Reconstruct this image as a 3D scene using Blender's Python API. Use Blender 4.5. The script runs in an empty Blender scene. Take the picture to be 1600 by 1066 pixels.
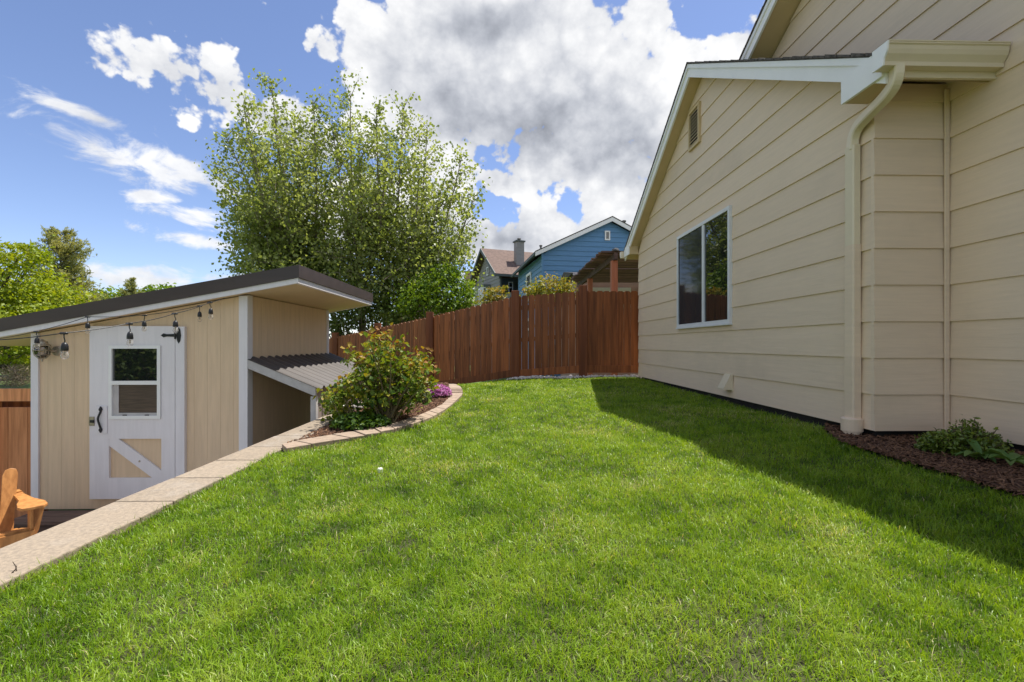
import bpy, math, random
import numpy as np
from mathutils import Vector, Matrix, Euler

R = math.radians
random.seed(7)
rng = np.random.default_rng(7)
scene = bpy.context.scene
col = scene.collection

# ------------------------------------------------------------------ camera, sky, sun, exposure
E = 0.85                       # eye height above the lawn under the camera
F, CX, HY = 711.0, 800.0, 538.0
TH = math.atan(17 / 711)
CT, ST = math.cos(TH), math.sin(TH)


def P(px, py, Z):
    """world point seen at photograph pixel (px, py) at distance Z along the view axis"""
    r = (px - CX) / F * Z
    return Vector((r * CT + Z * ST, Z * CT - r * ST, E + (HY - py) / F * Z))


def D(px, py):
    return P(px, py, 1.0) - Vector((0, 0, E))


cam_d = bpy.data.cameras.new('camera')
cam = bpy.data.objects.new('camera', cam_d)
col.objects.link(cam)
cam.location = (0, 0, E)
cam.rotation_euler = (R(90), 0, -TH)
cam_d.sensor_width = 36
cam_d.lens = 16
cam_d.shift_y = 5 / 1600
cam_d.clip_start = 0.05
cam_d.clip_end = 2000
scene.camera = cam

SUN = Vector((0.317, 0.258, 1.0)).normalized()      # direction towards the sun
sun_d = bpy.data.lights.new('sun', 'SUN')
sun = bpy.data.objects.new('sun', sun_d)
col.objects.link(sun)
sun_d.energy = 3.8
sun_d.angle = R(0.5)
sun_d.color = (1.0, 0.95, 0.87)
sun.rotation_euler = SUN.to_track_quat('Z', 'Y').to_euler()
sun.location = (0, 0, 30)

scene.view_settings.view_transform = 'Standard'
scene.view_settings.look = 'None'
scene.view_settings.gamma = 1
scene.view_settings.use_curve_mapping = False
scene.view_settings.exposure = 1.0

scene.cycles.max_bounces = 8
scene.cycles.transparent_max_bounces = 8
scene.cycles.sample_clamp_indirect = 6


class G:
    """small helper for wiring shader nodes"""

    def __init__(s, nt):
        s.nt = nt
        s.L = nt.links

    def n(s, t, **kw):
        x = s.nt.nodes.new(t)
        for k, v in kw.items():
            setattr(x, k, v)
        return x

    def put(s, sock, v):
        if isinstance(v, bpy.types.NodeSocket):
            s.L.new(v, sock)
        elif v is not None:
            sock.default_value = v

    def m(s, op, a, b=None, c=None, clamp=False):
        x = s.n('ShaderNodeMath', operation=op, use_clamp=clamp)
        s.put(x.inputs[0], a)
        if b is not None:
            s.put(x.inputs[1], b)
        if c is not None:
            s.put(x.inputs[2], c)
        return x.outputs[0]

    def vm(s, op, a, b=None, scale=None):
        x = s.n('ShaderNodeVectorMath', operation=op)
        s.put(x.inputs[0], a)
        if b is not None:
            s.put(x.inputs[1], b)
        if scale is not None:
            s.put(x.inputs['Scale'], scale)
        return x.outputs['Value'] if op in ('LENGTH', 'DOT_PRODUCT', 'DISTANCE') else x.outputs['Vector']

    def noise(s, vec, scale, detail=4, rough=0.5, dist=0.0, out='Fac'):
        x = s.n('ShaderNodeTexNoise')
        s.put(x.inputs['Vector'], vec)
        x.inputs['Scale'].default_value = scale
        x.inputs['Detail'].default_value = detail
        x.inputs['Roughness'].default_value = rough
        x.inputs['Distortion'].default_value = dist
        return x.outputs[out]

    def mapr(s, v, a, b, c=0.0, d=1.0, smooth=True):
        x = s.n('ShaderNodeMapRange', interpolation_type='SMOOTHSTEP' if smooth else 'LINEAR')
        s.put(x.inputs[0], v)
        for i, q in enumerate((a, b, c, d)):
            s.put(x.inputs[i + 1], q)
        return x.outputs[0]

    def mix(s, f, a, b, mode='MIX'):
        x = s.n('ShaderNodeMix', data_type='RGBA', blend_type=mode)
        s.put(x.inputs[0], f)
        s.put(x.inputs[6], a if isinstance(a, bpy.types.NodeSocket) else (*a[:3], 1))
        s.put(x.inputs[7], b if isinstance(b, bpy.types.NodeSocket) else (*b[:3], 1))
        return x.outputs[2]

    def mapping(s, vec, loc=(0, 0, 0), rot=(0, 0, 0), scale=(1, 1, 1), vt='POINT'):
        x = s.n('ShaderNodeMapping', vector_type=vt)
        s.put(x.inputs['Vector'], vec)
        x.inputs['Location'].default_value = loc
        x.inputs['Rotation'].default_value = rot
        x.inputs['Scale'].default_value = scale
        return x.outputs[0]


def build_world():
    w = bpy.data.worlds.new('World')
    scene.world = w
    w.use_nodes = True
    nt = w.node_tree
    nt.nodes.clear()
    g = G(nt)
    sky = g.n('ShaderNodeTexSky', sky_type='NISHITA', sun_disc=False)
    sky.sun_elevation = math.asin(SUN.z)
    sky.sun_rotation = math.atan2(SUN.x, SUN.y)
    sky.air_density = 1.0
    sky.dust_density = 0.6
    sky.ozone_density = 2.5
    sky.altitude = 1600
    d = g.n('ShaderNodeTexCoord').outputs['Generated']
    n1 = g.noise(g.vm('MULTIPLY', d, (1, 1, 1.25)), 5.5, 12, 0.60)
    off = (SUN - D(820, 150).normalized() * SUN.dot(D(820, 150).normalized())).normalized() * 0.035
    n1b = g.noise(g.vm('MULTIPLY', g.vm('ADD', d, tuple(off)), (1, 1, 1.25)), 5.5, 12, 0.60)
    n2 = g.noise(d, 2.6, 6, 0.55)
    vo = g.n('ShaderNodeTexVoronoi', feature='SMOOTH_F1')
    g.put(vo.inputs['Vector'], g.vm('ADD', d, g.vm('SCALE', g.noise(d, 9, 5, 0.6, out='Color'), scale=0.06)))
    vo.inputs['Scale'].default_value = 13
    vo.inputs['Smoothness'].default_value = 0.4
    vo.inputs['Detail'].default_value = 2
    vo.inputs['Roughness'].default_value = 0.5
    vo2 = g.n('ShaderNodeTexVoronoi', feature='SMOOTH_F1')
    g.put(vo2.inputs['Vector'], g.vm('ADD', d, g.vm('SCALE', g.noise(d, 26, 4, 0.6, out='Color'), scale=0.025)))
    vo2.inputs['Scale'].default_value = 34
    vo2.inputs['Smoothness'].default_value = 0.3
    vo2.inputs['Detail'].default_value = 2
    billow = g.m('ADD', g.m('SUBTRACT', 0.55, vo.outputs['Distance']), g.m('MULTIPLY', g.m('SUBTRACT', 0.5, vo2.outputs['Distance']), 0.45))

    def blob(px, py, a, b, rot=0.0, core=1.0):
        c = D(px, py)
        k = 1 / c.length / F
        c = c.normalized()
        t1 = Vector((c.y, -c.x, 0)).normalized()
        t2 = c.cross(t1).normalized() * -1
        t1r = t1 * math.cos(rot) + t2 * math.sin(rot)
        t2r = c.cross(t1r)
        mtx = Matrix((t1r, t2r, c)).transposed()
        v = g.mapping(d, loc=tuple(c), rot=tuple(mtx.to_euler()), scale=(a * k, b * k, 0.6), vt='TEXTURE')
        return g.m('MULTIPLY', g.m('SUBTRACT', 1.0, g.vm('LENGTH', v)), core)

    def union(bl):
        x = blob(*bl[0])
        for b in bl[1:]:
            x = g.m('SMOOTH_MAX', x, blob(*b), 0.15)
        return x
    # cumulus towers
    cum = union([(800, 110, 330, 170, 0.1), (640, 130, 150, 120, 0), (930, 200, 210, 140, -0.1), (1050, 170, 150, 150, 0.6),
                 (760, 30, 250, 110, 0), (860, 372, 190, 62, 0.15), (960, 330, 95, 60, 0.25), (368, 160, 150, 74, -0.32),
                 (450, 190, 110, 60, -0.4), (570, 28, 55, 42, 0), (780, 285, 42, 26, -0.3), (1125, 90, 70, 40, 0.5),
                 (690, 230, 80, 60, -0.6), (600, 330, 200, 80, 0), (770, 385, 120, 60, 0)])
    # flatter fair-weather streaks
    wsp = union([(205, 252, 135, 32, -0.2), (140, 180, 75, 16, -0.2), (312, 341, 62, 17, -0.12), (325, 380, 88, 16, -0.12),
                 (225, 441, 115, 22, -0.05), (245, 308, 40, 12, 0.1), (290, 268, 120, 22, -0.4),
                 (430, 455, 160, 30, 0), (900, 460, 260, 40, 0)])
    nw = g.noise(g.vm('MULTIPLY', d, (1, 1, 2.2)), 11, 9, 0.62, 0.5)
    # the rest of the sky dome: unseen broken cloud, cover raised to brighten the shaded gable wall
    inview = g.mapr(g.vm('DOT_PRODUCT', d, tuple(D(800, 250).normalized())), 0.55, 0.75)
    gen = g.m('SUBTRACT', g.m('MULTIPLY', g.m('SUBTRACT', n2, 0.48), 5.0), g.m('MULTIPLY', inview, 5.0))
    cumD = g.m('ADD', g.m('MAXIMUM', cum, gen),
               g.m('ADD', g.m('MULTIPLY', g.m('SUBTRACT', n1, 0.52), 1.75), g.m('MULTIPLY', billow, 0.75)))
    wspD = g.m('ADD', wsp, g.m('MULTIPLY', g.m('SUBTRACT', nw, 0.52), 4.2))
    a1 = g.mapr(cumD, -0.30, -0.14)
    a2 = g.m('MULTIPLY', g.mapr(wspD, -0.05, 0.85), 0.93)
    alpha = g.m('MAXIMUM', a1, a2)
    # grey bases
    grey = union([(850, 195, 190, 105, 0.2), (730, 160, 150, 75, -0.3), (950, 240, 150, 65, -0.1), (790, 40, 160, 40, 0.1),
                  (800, 378, 130, 30, 0), (735, 372, 80, 40, 0), (450, 205, 100, 28, -0.4)])
    gg = g.mapr(g.m('ADD', grey, g.m('ADD', g.m('MULTIPLY', g.m('SUBTRACT', n1, 0.5), 0.9), g.m('MULTIPLY', billow, -0.25))), -0.15, 1.25)
    gg = g.m('MAXIMUM', gg, g.m('MULTIPLY', g.mapr(gen, 0.25, 0.9), 0.6))
    lit = g.m('MULTIPLY', g.m('SUBTRACT', n1, n1b), 1.6)
    lum = g.m('ADD', g.m('ADD', g.m('SUBTRACT', 0.95, g.m('MULTIPLY', gg, 0.58)), g.m('MULTIPLY', g.m('SUBTRACT', billow, 0.3), 0.22)), lit)
    lum = g.mapr(lum, -0.30, 0.98, 0.19, 0.80, smooth=False)
    ccol = g.mix(g.mapr(lum, 0.3, 0.85), (0.83, 0.88, 1.0), (1.0, 1.0, 1.0))
    ccol = g.vm('SCALE', ccol, scale=lum)
    b1 = g.n('ShaderNodeBackground')
    g.put(b1.inputs[0], g.mix(1.0, sky.outputs[0], (1.0, 0.92, 0.96), 'MULTIPLY'))
    b1.inputs[1].default_value = 0.098
    b2 = g.n('ShaderNodeBackground')
    g.put(b2.inputs[0], ccol)
    b2.inputs[1].default_value = 0.68
    ms = g.n('ShaderNodeMixShader')
    # clouds thin out below the horizon
    up = g.mapr(g.n('ShaderNodeSeparateXYZ').outputs[2], -0.02, 0.03)
    sx = nt.nodes[-2] if False else [x for x in nt.nodes if x.type == 'SEPXYZ'][0]
    g.put(sx.inputs[0], d)
    g.put(ms.inputs[0], g.m('MULTIPLY', alpha, up))
    nt.links.new(b1.outputs[0], ms.inputs[1])
    nt.links.new(b2.outputs[0], ms.inputs[2])
    o = g.n('ShaderNodeOutputWorld')
    nt.links.new(ms.outputs[0], o.inputs[0])
    w.cycles.sampling_method = 'MANUAL'
    w.cycles.sample_map_resolution = 1024


build_world()


# ------------------------------------------------------------------ object helpers
class MB:
    """collects simple solids and links them as one mesh object (world coordinates)"""

    def __init__(s):
        s.v = []
        s.f = []

    def add(s, vs, fs):
        o = len(s.v)
        s.v += [tuple(p) for p in vs]
        s.f += [tuple(i + o for i in f) for f in fs]
        return s

    def box(s, a, b):
        x0, y0, z0 = a
        x1, y1, z1 = b
        x0, x1 = min(x0, x1), max(x0, x1)
        y0, y1 = min(y0, y1), max(y0, y1)
        z0, z1 = min(z0, z1), max(z0, z1)
        return s.add([(x0, y0, z0), (x1, y0, z0), (x1, y1, z0), (x0, y1, z0), (x0, y0, z1), (x1, y0, z1), (x1, y1, z1), (x0, y1, z1)],
                     [(0, 3, 2, 1), (4, 5, 6, 7), (0, 1, 5, 4), (1, 2, 6, 5), (2, 3, 7, 6), (3, 0, 4, 7)])

    def prism(s, poly, vec):
        """closed solid: planar polygon swept by vec"""
        n = len(poly)
        vec = Vector(vec)
        a = [Vector(p) for p in poly]
        nrm = Vector((0, 0, 0))
        for i in range(n):
            nrm += a[i].cross(a[(i + 1) % n])
        if nrm.dot(vec) < 0:
            a.reverse()
        b = [p + vec for p in a]
        fs = [tuple(reversed(range(n))), tuple(range(n, 2 * n))]
        for i in range(n):
            j = (i + 1) % n
            fs.append((i, j, n + j, n + i))
        return s.add(a + b, fs)

    def beam(s, p, q, w, h, up=(0, 0, 1)):
        """square bar from p to q, w across, h along up"""
        p, q = Vector(p), Vector(q)
        d = (q - p).normalized()
        up = Vector(up)
        sd = d.cross(up)
        if sd.length < 1e-4:
            sd = d.cross(Vector((0, 1, 0)))
        sd.normalize()
        u = sd.cross(d).normalized()
        poly = [p + sd * (w / 2 * a) + u * (h / 2 * b) for a, b in ((-1, -1), (1, -1), (1, 1), (-1, 1))]
        return s.prism(poly, q - p)

    def tube(s, path, rad, n=8, cap=True):
        path = [Vector(p) for p in path]
        if not hasattr(rad, '__len__'):
            rad = [rad] * len(path)
        o = len(s.v)
        prev = None
        for i, p in enumerate(path):
            t = (path[min(i + 1, len(path) - 1)] - path[max(i - 1, 0)]).normalized()
            if prev is None:
                prev = t.orthogonal().normalized()
            prev = (prev - t * prev.dot(t))
            prev = prev.normalized() if prev.length > 1e-6 else t.orthogonal().normalized()
            b = t.cross(prev)
            for k in range(n):
                a = 2 * math.pi * k / n
                s.v.append(tuple(p + (prev * math.cos(a) + b * math.sin(a)) * rad[i]))
        for i in range(len(path) - 1):
            for k in range(n):
                k2 = (k + 1) % n
                s.f.append((o + i * n + k, o + i * n + k2, o + (i + 1) * n + k2, o + (i + 1) * n + k))
        if cap:
            s.f.append(tuple(o + k for k in reversed(range(n))))
            e = o + (len(path) - 1) * n
            s.f.append(tuple(e + k for k in range(n)))
        return s

    def lathe(s, c, prof, n=16, axis=(0, 0, 1)):
        """prof: list of (radius, height along axis)"""
        ax = Vector(axis).normalized()
        u = ax.orthogonal().normalized()
        w = ax.cross(u)
        o = len(s.v)
        c = Vector(c)
        for r, h in prof:
            for k in range(n):
                a = 2 * math.pi * k / n
                s.v.append(tuple(c + ax * h + (u * math.cos(a) + w * math.sin(a)) * max(r, 1e-5)))
        for i in range(len(prof) - 1):
            for k in range(n):
                k2 = (k + 1) % n
                s.f.append((o + i * n + k, o + i * n + k2, o + (i + 1) * n + k2, o + (i + 1) * n + k))
        s.f.append(tuple(o + k for k in reversed(range(n))))
        e = o + (len(prof) - 1) * n
        s.f.append(tuple(e + k for k in range(n)))
        return s

    def rock(s, c, r, seed=0, flat=0.7, sub=1):
        rr = random.Random(seed)
        import bmesh
        bm = bmesh.new()
        bmesh.ops.create_icosphere(bm, subdivisions=sub, radius=1)
        bm.verts.ensure_lookup_table()
        sx, sy = rr.uniform(0.75, 1.25), rr.uniform(0.75, 1.25)
        a = rr.uniform(0, 6.28)
        vs = []
        for v in bm.verts:
            k = rr.uniform(0.82, 1.12)
            x, y, z = v.co.x * sx * k, v.co.y * sy * k, v.co.z * flat * k
            vs.append((c[0] + r * (x * math.cos(a) - y * math.sin(a)), c[1] + r * (x * math.sin(a) + y * math.cos(a)), c[2] + r * z))
        fs = [tuple(v.index for v in f.verts) for f in bm.faces]
        bm.free()
        return s.add(vs, fs)

    def build(s, name, mat, parent=None, local=False, smooth=False, bevel=0.0):
        me = bpy.data.meshes.new(name)
        vs = s.v
        off = Vector((0, 0, 0))
        if parent is not None and not local:
            off = root_offset(parent)
            vs = [(p[0] - off.x, p[1] - off.y, p[2] - off.z) for p in vs]
        me.from_pydata(vs, [], s.f)
        me.materials.append(mat)
        if smooth:
            me.polygons.foreach_set('use_smooth', [True] * len(me.polygons))
        me.update()
        o = bpy.data.objects.new(name, me)
        col.objects.link(o)
        if parent is not None:
            o.parent = parent
        if bevel > 0:
            md = o.modifiers.new('bevel', 'BEVEL')
            md.width = bevel
            md.segments = 2
            md.limit_method = 'ANGLE'
        return o


def root_offset(o):
    off = Vector((0, 0, 0))
    while o is not None:
        off += o.location
        o = o.parent
    return off


def tag(o, label=None, cat=None, group=None, kind=None):
    if label:
        o['label'] = label
    if cat:
        o['category'] = cat
    if group:
        o['group'] = group
    if kind:
        o['kind'] = kind
    return o


def thing(name, label, cat, loc, group=None, rz=0):
    o = bpy.data.objects.new(name, None)
    o.empty_display_size = 0.2
    col.objects.link(o)
    o.location = loc
    o.rotation_euler = (0, 0, rz)
    return tag(o, label, cat, group)


def np_mesh(name, V, faces4=None, tris=None, mat=None, parent=None, attrs=None, smooth=False):
    """fast mesh from numpy arrays (world coordinates)"""
    me = bpy.data.meshes.new(name)
    V = np.asarray(V, dtype=np.float32)
    if parent is not None:
        V = V - np.array(root_offset(parent), dtype=np.float32)
    idx = []
    tot = []
    if faces4 is not None and len(faces4):
        idx.append(np.asarray(faces4).ravel())
        tot.append(np.full(len(faces4), 4))
    if tris is not None and len(tris):
        idx.append(np.asarray(tris).ravel())
        tot.append(np.full(len(tris), 3))
    idx = np.concatenate(idx).astype(np.int32)
    tot = np.concatenate(tot).astype(np.int32)
    start = np.concatenate([[0], np.cumsum(tot)[:-1]]).astype(np.int32)
    me.vertices.add(len(V))
    me.vertices.foreach_set('co', V.ravel())
    me.loops.add(len(idx))
    me.loops.foreach_set('vertex_index', idx)
    me.polygons.add(len(tot))
    me.polygons.foreach_set('loop_start', start)
    me.polygons.foreach_set('loop_total', tot)
    if smooth:
        me.polygons.foreach_set('use_smooth', np.ones(len(tot), dtype=bool))
    me.update(calc_edges=True)
    me.validate()
    for k, a in (attrs or {}).items():
        at = me.attributes.new(k, 'FLOAT', 'POINT')
        at.data.foreach_set('value', np.asarray(a, dtype=np.float32))
    if mat:
        me.materials.append(mat)
    o = bpy.data.objects.new(name, me)
    col.objects.link(o)
    if parent is not None:
        o.parent = parent
    return o


# ------------------------------------------------------------------ materials
def new_mat(name):
    m = bpy.data.materials.new(name)
    m.use_nodes = True
    nt = m.node_tree
    b = nt.nodes['Principled BSDF']
    return m, G(nt), b


def surf(name, c, rough=0.6, var=0.12, scale=(6, 6, 6), detail=6, bump=0.0, bscale=None, spec=0.4, rnd=0.0, c2=None, metallic=0.0,
         dirt=0.0, dirtcol=(0.1, 0.08, 0.06), dscale=1.5):
    """general painted / mineral / timber surface; scale stretches the grain"""
    m, g, b = new_mat(name)
    tc = g.n('ShaderNodeTexCoord').outputs['Object']
    if rnd:
        oi = g.n('ShaderNodeObjectInfo').outputs['Random']
        tc = g.vm('ADD', tc, g.vm('SCALE', (3.1, 7.7, 5.3), scale=g.m('MULTIPLY', oi, 13.0)))
    v = g.vm('MULTIPLY', tc, tuple(scale))
    n = g.noise(v, 1.0, detail, 0.6)
    lo = tuple(x * (1 - var) for x in c)
    hi = tuple(min(1, x * (1 + var)) for x in c) if c2 is None else c2
    colr = g.mix(g.mapr(n, 0.3, 0.7), lo, hi)
    if rnd:
        h = g.n('ShaderNodeHueSaturation')
        g.put(h.inputs['Value'], g.m('ADD', 1 - rnd, g.m('MULTIPLY', oi, 2 * rnd)))
        g.put(h.inputs['Color'], colr)
        colr = h.outputs[0]
    if dirt:
        dn = g.noise(tc, dscale, 7, 0.65)
        colr = g.mix(g.m('MULTIPLY', g.mapr(dn, 0.48, 0.75), dirt), colr, dirtcol)
    g.put(b.inputs['Base Color'], colr)
    b.inputs['Roughness'].default_value = rough
    b.inputs['Specular IOR Level'].default_value = spec
    b.inputs['Metallic'].default_value = metallic
    if bump:
        bv = v if bscale is None else g.vm('MULTIPLY', tc, tuple(bscale))
        bn = g.n('ShaderNodeBump')
        bn.inputs['Strength'].default_value = 1.0
        bn.inputs['Distance'].default_value = bump
        g.put(bn.inputs['Height'], g.noise(bv, 1.0, 5, 0.6, 0.4))
        g.put(b.inputs['Normal'], bn.outputs[0])
    return m


def leaf_mat(name, cols, trans=0.35, rough=0.45, spec=0.35, tcol=None):
    """foliage: attribute 'tint' 0..1 picks between the listed colours"""
    m, g, b = new_mat(name)
    at = g.n('ShaderNodeAttribute', attribute_name='tint').outputs['Fac']
    r = g.n('ShaderNodeValToRGB')
    el = r.color_ramp.elements
    k = len(cols)
    el[0].position, el[0].color = 0, (*cols[0], 1)
    el[1].position, el[1].color = 1, (*cols[-1], 1)
    for i in range(1, k - 1):
        e = el.new(i / (k - 1))
        e.color = (*cols[i], 1)
    g.put(r.inputs[0], at)
    g.put(b.inputs['Base Color'], r.outputs[0])
    b.inputs['Roughness'].default_value = rough
    b.inputs['Specular IOR Level'].default_value = spec
    t = g.n('ShaderNodeBsdfTranslucent')
    g.put(t.inputs[0], g.mix(1.0, r.outputs[0], tcol or (1.5, 1.35, 0.5), 'MULTIPLY'))
    ms = g.n('ShaderNodeMixShader')
    ms.inputs[0].default_value = trans
    g.L.new(b.outputs[0], ms.inputs[1])
    g.L.new(t.outputs[0], ms.inputs[2])
    g.L.new(ms.outputs[0], g.nt.nodes['Material Output'].inputs[0])
    return m


def glass_mat(name, c=(0.02, 0.025, 0.03), ior=1.9, rough=0.015):
    m, g, b = new_mat(name)
    b.inputs['Base Color'].default_value = (*c, 1)
    b.inputs['Roughness'].default_value = rough
    b.inputs['IOR'].default_value = ior
    tc = g.n('ShaderNodeTexCoord').outputs['Object']
    bn = g.n('ShaderNodeBump')
    bn.inputs['Distance'].default_value = 0.0015
    g.put(bn.inputs['Height'], g.noise(tc, 2.2, 1, 0.5))
    g.put(b.inputs['Normal'], bn.outputs[0])
    return m


HOUSE = (0.78, 0.62, 0.455)
M = {}
M['siding'] = surf('cream_lap_siding', HOUSE, 0.6, 0.03, (3, 3, 40), 6, 0.0022, (2.6, 2.6, 38), rnd=0.035, dirt=0.16, dirtcol=(0.35, 0.30, 0.22), dscale=0.9)
M['trim'] = surf('white_trim_paint', (0.93, 0.915, 0.90), 0.45, 0.04, (2, 2, 2), dirt=0.15, dirtcol=(0.5, 0.46, 0.38), dscale=2)
M['gutter'] = surf('cream_gutter_paint', (0.76, 0.65, 0.47), 0.35, 0.04, (2, 2, 2), dirt=0.1, dirtcol=(0.45, 0.4, 0.3), dscale=3)
M['shingle'] = surf('asphalt_shingle', (0.10, 0.085, 0.075), 0.9, 0.5, (30, 30, 30), 4, 0.004)
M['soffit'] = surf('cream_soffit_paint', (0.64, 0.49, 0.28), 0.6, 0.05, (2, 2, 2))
M['dark'] = surf('shaded_concrete', (0.035, 0.032, 0.03), 0.95, 0.3, (5, 5, 5), 5, 0.004)  # foundation shadow below the siding is put into this near-black colour
M['vinyl'] = surf('white_vinyl', (0.74, 0.75, 0.76), 0.35, 0.03)
M['glass'] = glass_mat('window_glass', (0.012, 0.016, 0.014), 2.1)
M['screen'] = surf('insect_screen', (0.045, 0.048, 0.055), 0.35, 0.1, (400, 400, 400), 1, spec=0.6)
M['shedwall'] = surf('cream_shed_panel', (0.70, 0.525, 0.345), 0.6, 0.06, (25, 25, 2), 6, 0.0012, (60, 60, 4), rnd=0.004, dirt=0.12, dirtcol=(0.5, 0.38, 0.22), dscale=1.2)
M['shedpaint'] = surf('white_door_paint', (0.76, 0.73, 0.74), 0.5, 0.035, (20, 20, 2), 5, 0.0006, dirt=0.12, dirtcol=(0.55, 0.5, 0.45), dscale=2.5)
M['drip'] = surf('dark_brown_roof_edge', (0.062, 0.044, 0.037), 0.42, 0.12, (1, 6, 6), 4, spec=0.5)
M['roofmem'] = surf('dark_roof_membrane', (0.05, 0.045, 0.042), 0.85, 0.2)
M['iron'] = surf('black_wrought_iron', (0.012, 0.012, 0.013), 0.42, 0.3, (40, 40, 40), 3, 0.0006, spec=0.5)
M['zinc'] = surf('dull_zinc_plate', (0.38, 0.33, 0.25), 0.45, 0.25, (40, 40, 40), 3, metallic=0.7)
M['fence'] = surf('red_brown_stained_cedar', (0.225, 0.064, 0.015), 0.62, 0.42, (16, 16, 0.8), 7, 0.0015, (45, 45, 2.2), rnd=0.22, c2=(0.32, 0.102, 0.028))
M['fencepost'] = surf('dark_stained_post', (0.17, 0.046, 0.013), 0.6, 0.25, (14, 14, 0.8), 7, 0.001, c2=(0.22, 0.066, 0.02))
M['cedar'] = surf('orange_stained_cedar', (0.62, 0.24, 0.09), 0.55, 0.3, (22, 22, 1.2), 7, 0.0012, (60, 60, 3), rnd=0.12, c2=(0.72, 0.31, 0.13))
M['chair'] = surf('honey_stained_wood', (0.46, 0.19, 0.05), 0.5, 0.25, (25, 25, 4), 7, 0.001, rnd=0.1, c2=(0.54, 0.25, 0.075))
M['step'] = surf('brown_deck_board', (0.16, 0.105, 0.08), 0.7, 0.25, (3, 40, 40), 6, 0.001, rnd=0.1)
M['caps'] = surf('sandstone_coloured_concrete', (0.25, 0.205, 0.155), 0.85, 0.13, (55, 55, 55), 9, 0.003, (90, 90, 90), rnd=0.09, c2=(0.325, 0.26, 0.19), dirt=0.55, dirtcol=(0.42, 0.40, 0.37), dscale=1.6)
M['pavers'] = surf('buff_edging_paver', (0.33, 0.25, 0.185), 0.85, 0.15, (20, 20, 20), 7, 0.002, (80, 80, 80), rnd=0.1, dirt=0.25, dirtcol=(0.3, 0.24, 0.18), dscale=4)
M['block'] = surf('tan_wall_block', (0.36, 0.29, 0.22), 0.9, 0.2, (14, 14, 14), 7, 0.006, (30, 30, 30), rnd=0.1)
M['patio'] = surf('grey_patio_concrete', (0.30, 0.30, 0.31), 0.8, 0.15, (9, 9, 9), 7, 0.001, (60, 60, 60), rnd=0.08)
M['soil'] = surf('lawn_soil', (0.05, 0.052, 0.02), 0.95, 0.4, (20, 20, 20), 7, 0.008)
M['mulchbase'] = surf('dark_mulch', (0.075, 0.036, 0.022), 0.95, 0.4, (40, 40, 40), 7, 0.01)
M['field'] = surf('far_grass', (0.085, 0.13, 0.03), 0.95, 0.3, (0.7, 0.7, 0.7), 8, 0.02)
M['corr'] = surf('weathered_corrugated_sheet', (0.075, 0.065, 0.06), 0.55, 0.22, (2, 14, 2), 6, spec=0.4)
M['greywood'] = surf('grey_white_painted_timber', (0.47, 0.45, 0.44), 0.65, 0.1, (10, 10, 10), 5, 0.0008)
M['slat'] = surf('weathered_slat', (0.24, 0.19, 0.16), 0.75, 0.25, (25, 25, 2), 6, 0.001, rnd=0.15)
M['bark'] = surf('grey_bark', (0.20, 0.165, 0.125), 0.9, 0.3, (12, 12, 3), 6, 0.01)
M['darkbark'] = surf('brown_bark', (0.085, 0.065, 0.05), 0.9, 0.3, (14, 14, 3), 6, 0.01)
M['stem'] = surf('rose_cane', (0.13, 0.10, 0.05), 0.8, 0.3)
M['rock'] = surf('pale_rock', (0.58, 0.54, 0.50), 0.9, 0.2, (18, 18, 18), 6, 0.004)
M['blue'] = surf('blue_lap_siding', (0.125, 0.275, 0.47), 0.6, 0.06, (2, 2, 12), 5, rnd=0.03)
M['grey'] = surf('grey_lap_siding', (0.27, 0.255, 0.24), 0.6, 0.08, (2, 2, 12), 5, rnd=0.03)
M['darkgrey'] = surf('dark_grey_trim', (0.085, 0.10, 0.095), 0.6, 0.08)
M['brownroof'] = surf('brown_shingle_roof', (0.155, 0.105, 0.085), 0.9, 0.22, (5, 5, 5), 8, 0.01, (20, 20, 20))
M['tan'] = surf('tan_lap_siding', (0.42, 0.25, 0.185), 0.65, 0.08, (2, 2, 12), 5)
M['cream'] = surf('cream_board', (0.62, 0.58, 0.48), 0.6, 0.08)
M['pergola'] = surf('weathered_pergola_slat', (0.17, 0.105, 0.085), 0.8, 0.4, (2, 20, 20), 6, 0.002, rnd=0.45)
M['perpost'] = surf('pergola_post_stain', (0.42, 0.15, 0.075), 0.65, 0.25, (14, 14, 1), 6, rnd=0.08)
M['flue'] = surf('galvanised_flue', (0.14, 0.13, 0.12), 0.5, 0.2, metallic=0.4)
M['bulb'] = None
M['pvc'] = surf('white_plastic', (0.82, 0.82, 0.8), 0.35, 0.02)


def clear_glass(name, tint=(1, 1, 1), mixf=0.22):
    m, g, b = new_mat(name)
    nt = g.nt
    t = g.n('ShaderNodeBsdfTransparent')
    t.inputs[0].default_value = (*tint, 1)
    gl = g.n('ShaderNodeBsdfGlossy')
    gl.inputs['Roughness'].default_value = 0.03
    fr = g.n('ShaderNodeLayerWeight')
    fr.inputs[0].default_value = mixf
    ms = g.n('ShaderNodeMixShader')
    g.L.new(fr.outputs['Fresnel'], ms.inputs[0])
    g.L.new(t.outputs[0], ms.inputs[1])
    g.L.new(gl.outputs[0], ms.inputs[2])
    g.L.new(ms.outputs[0], nt.nodes['Material Output'].inputs[0])
    return m


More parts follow.
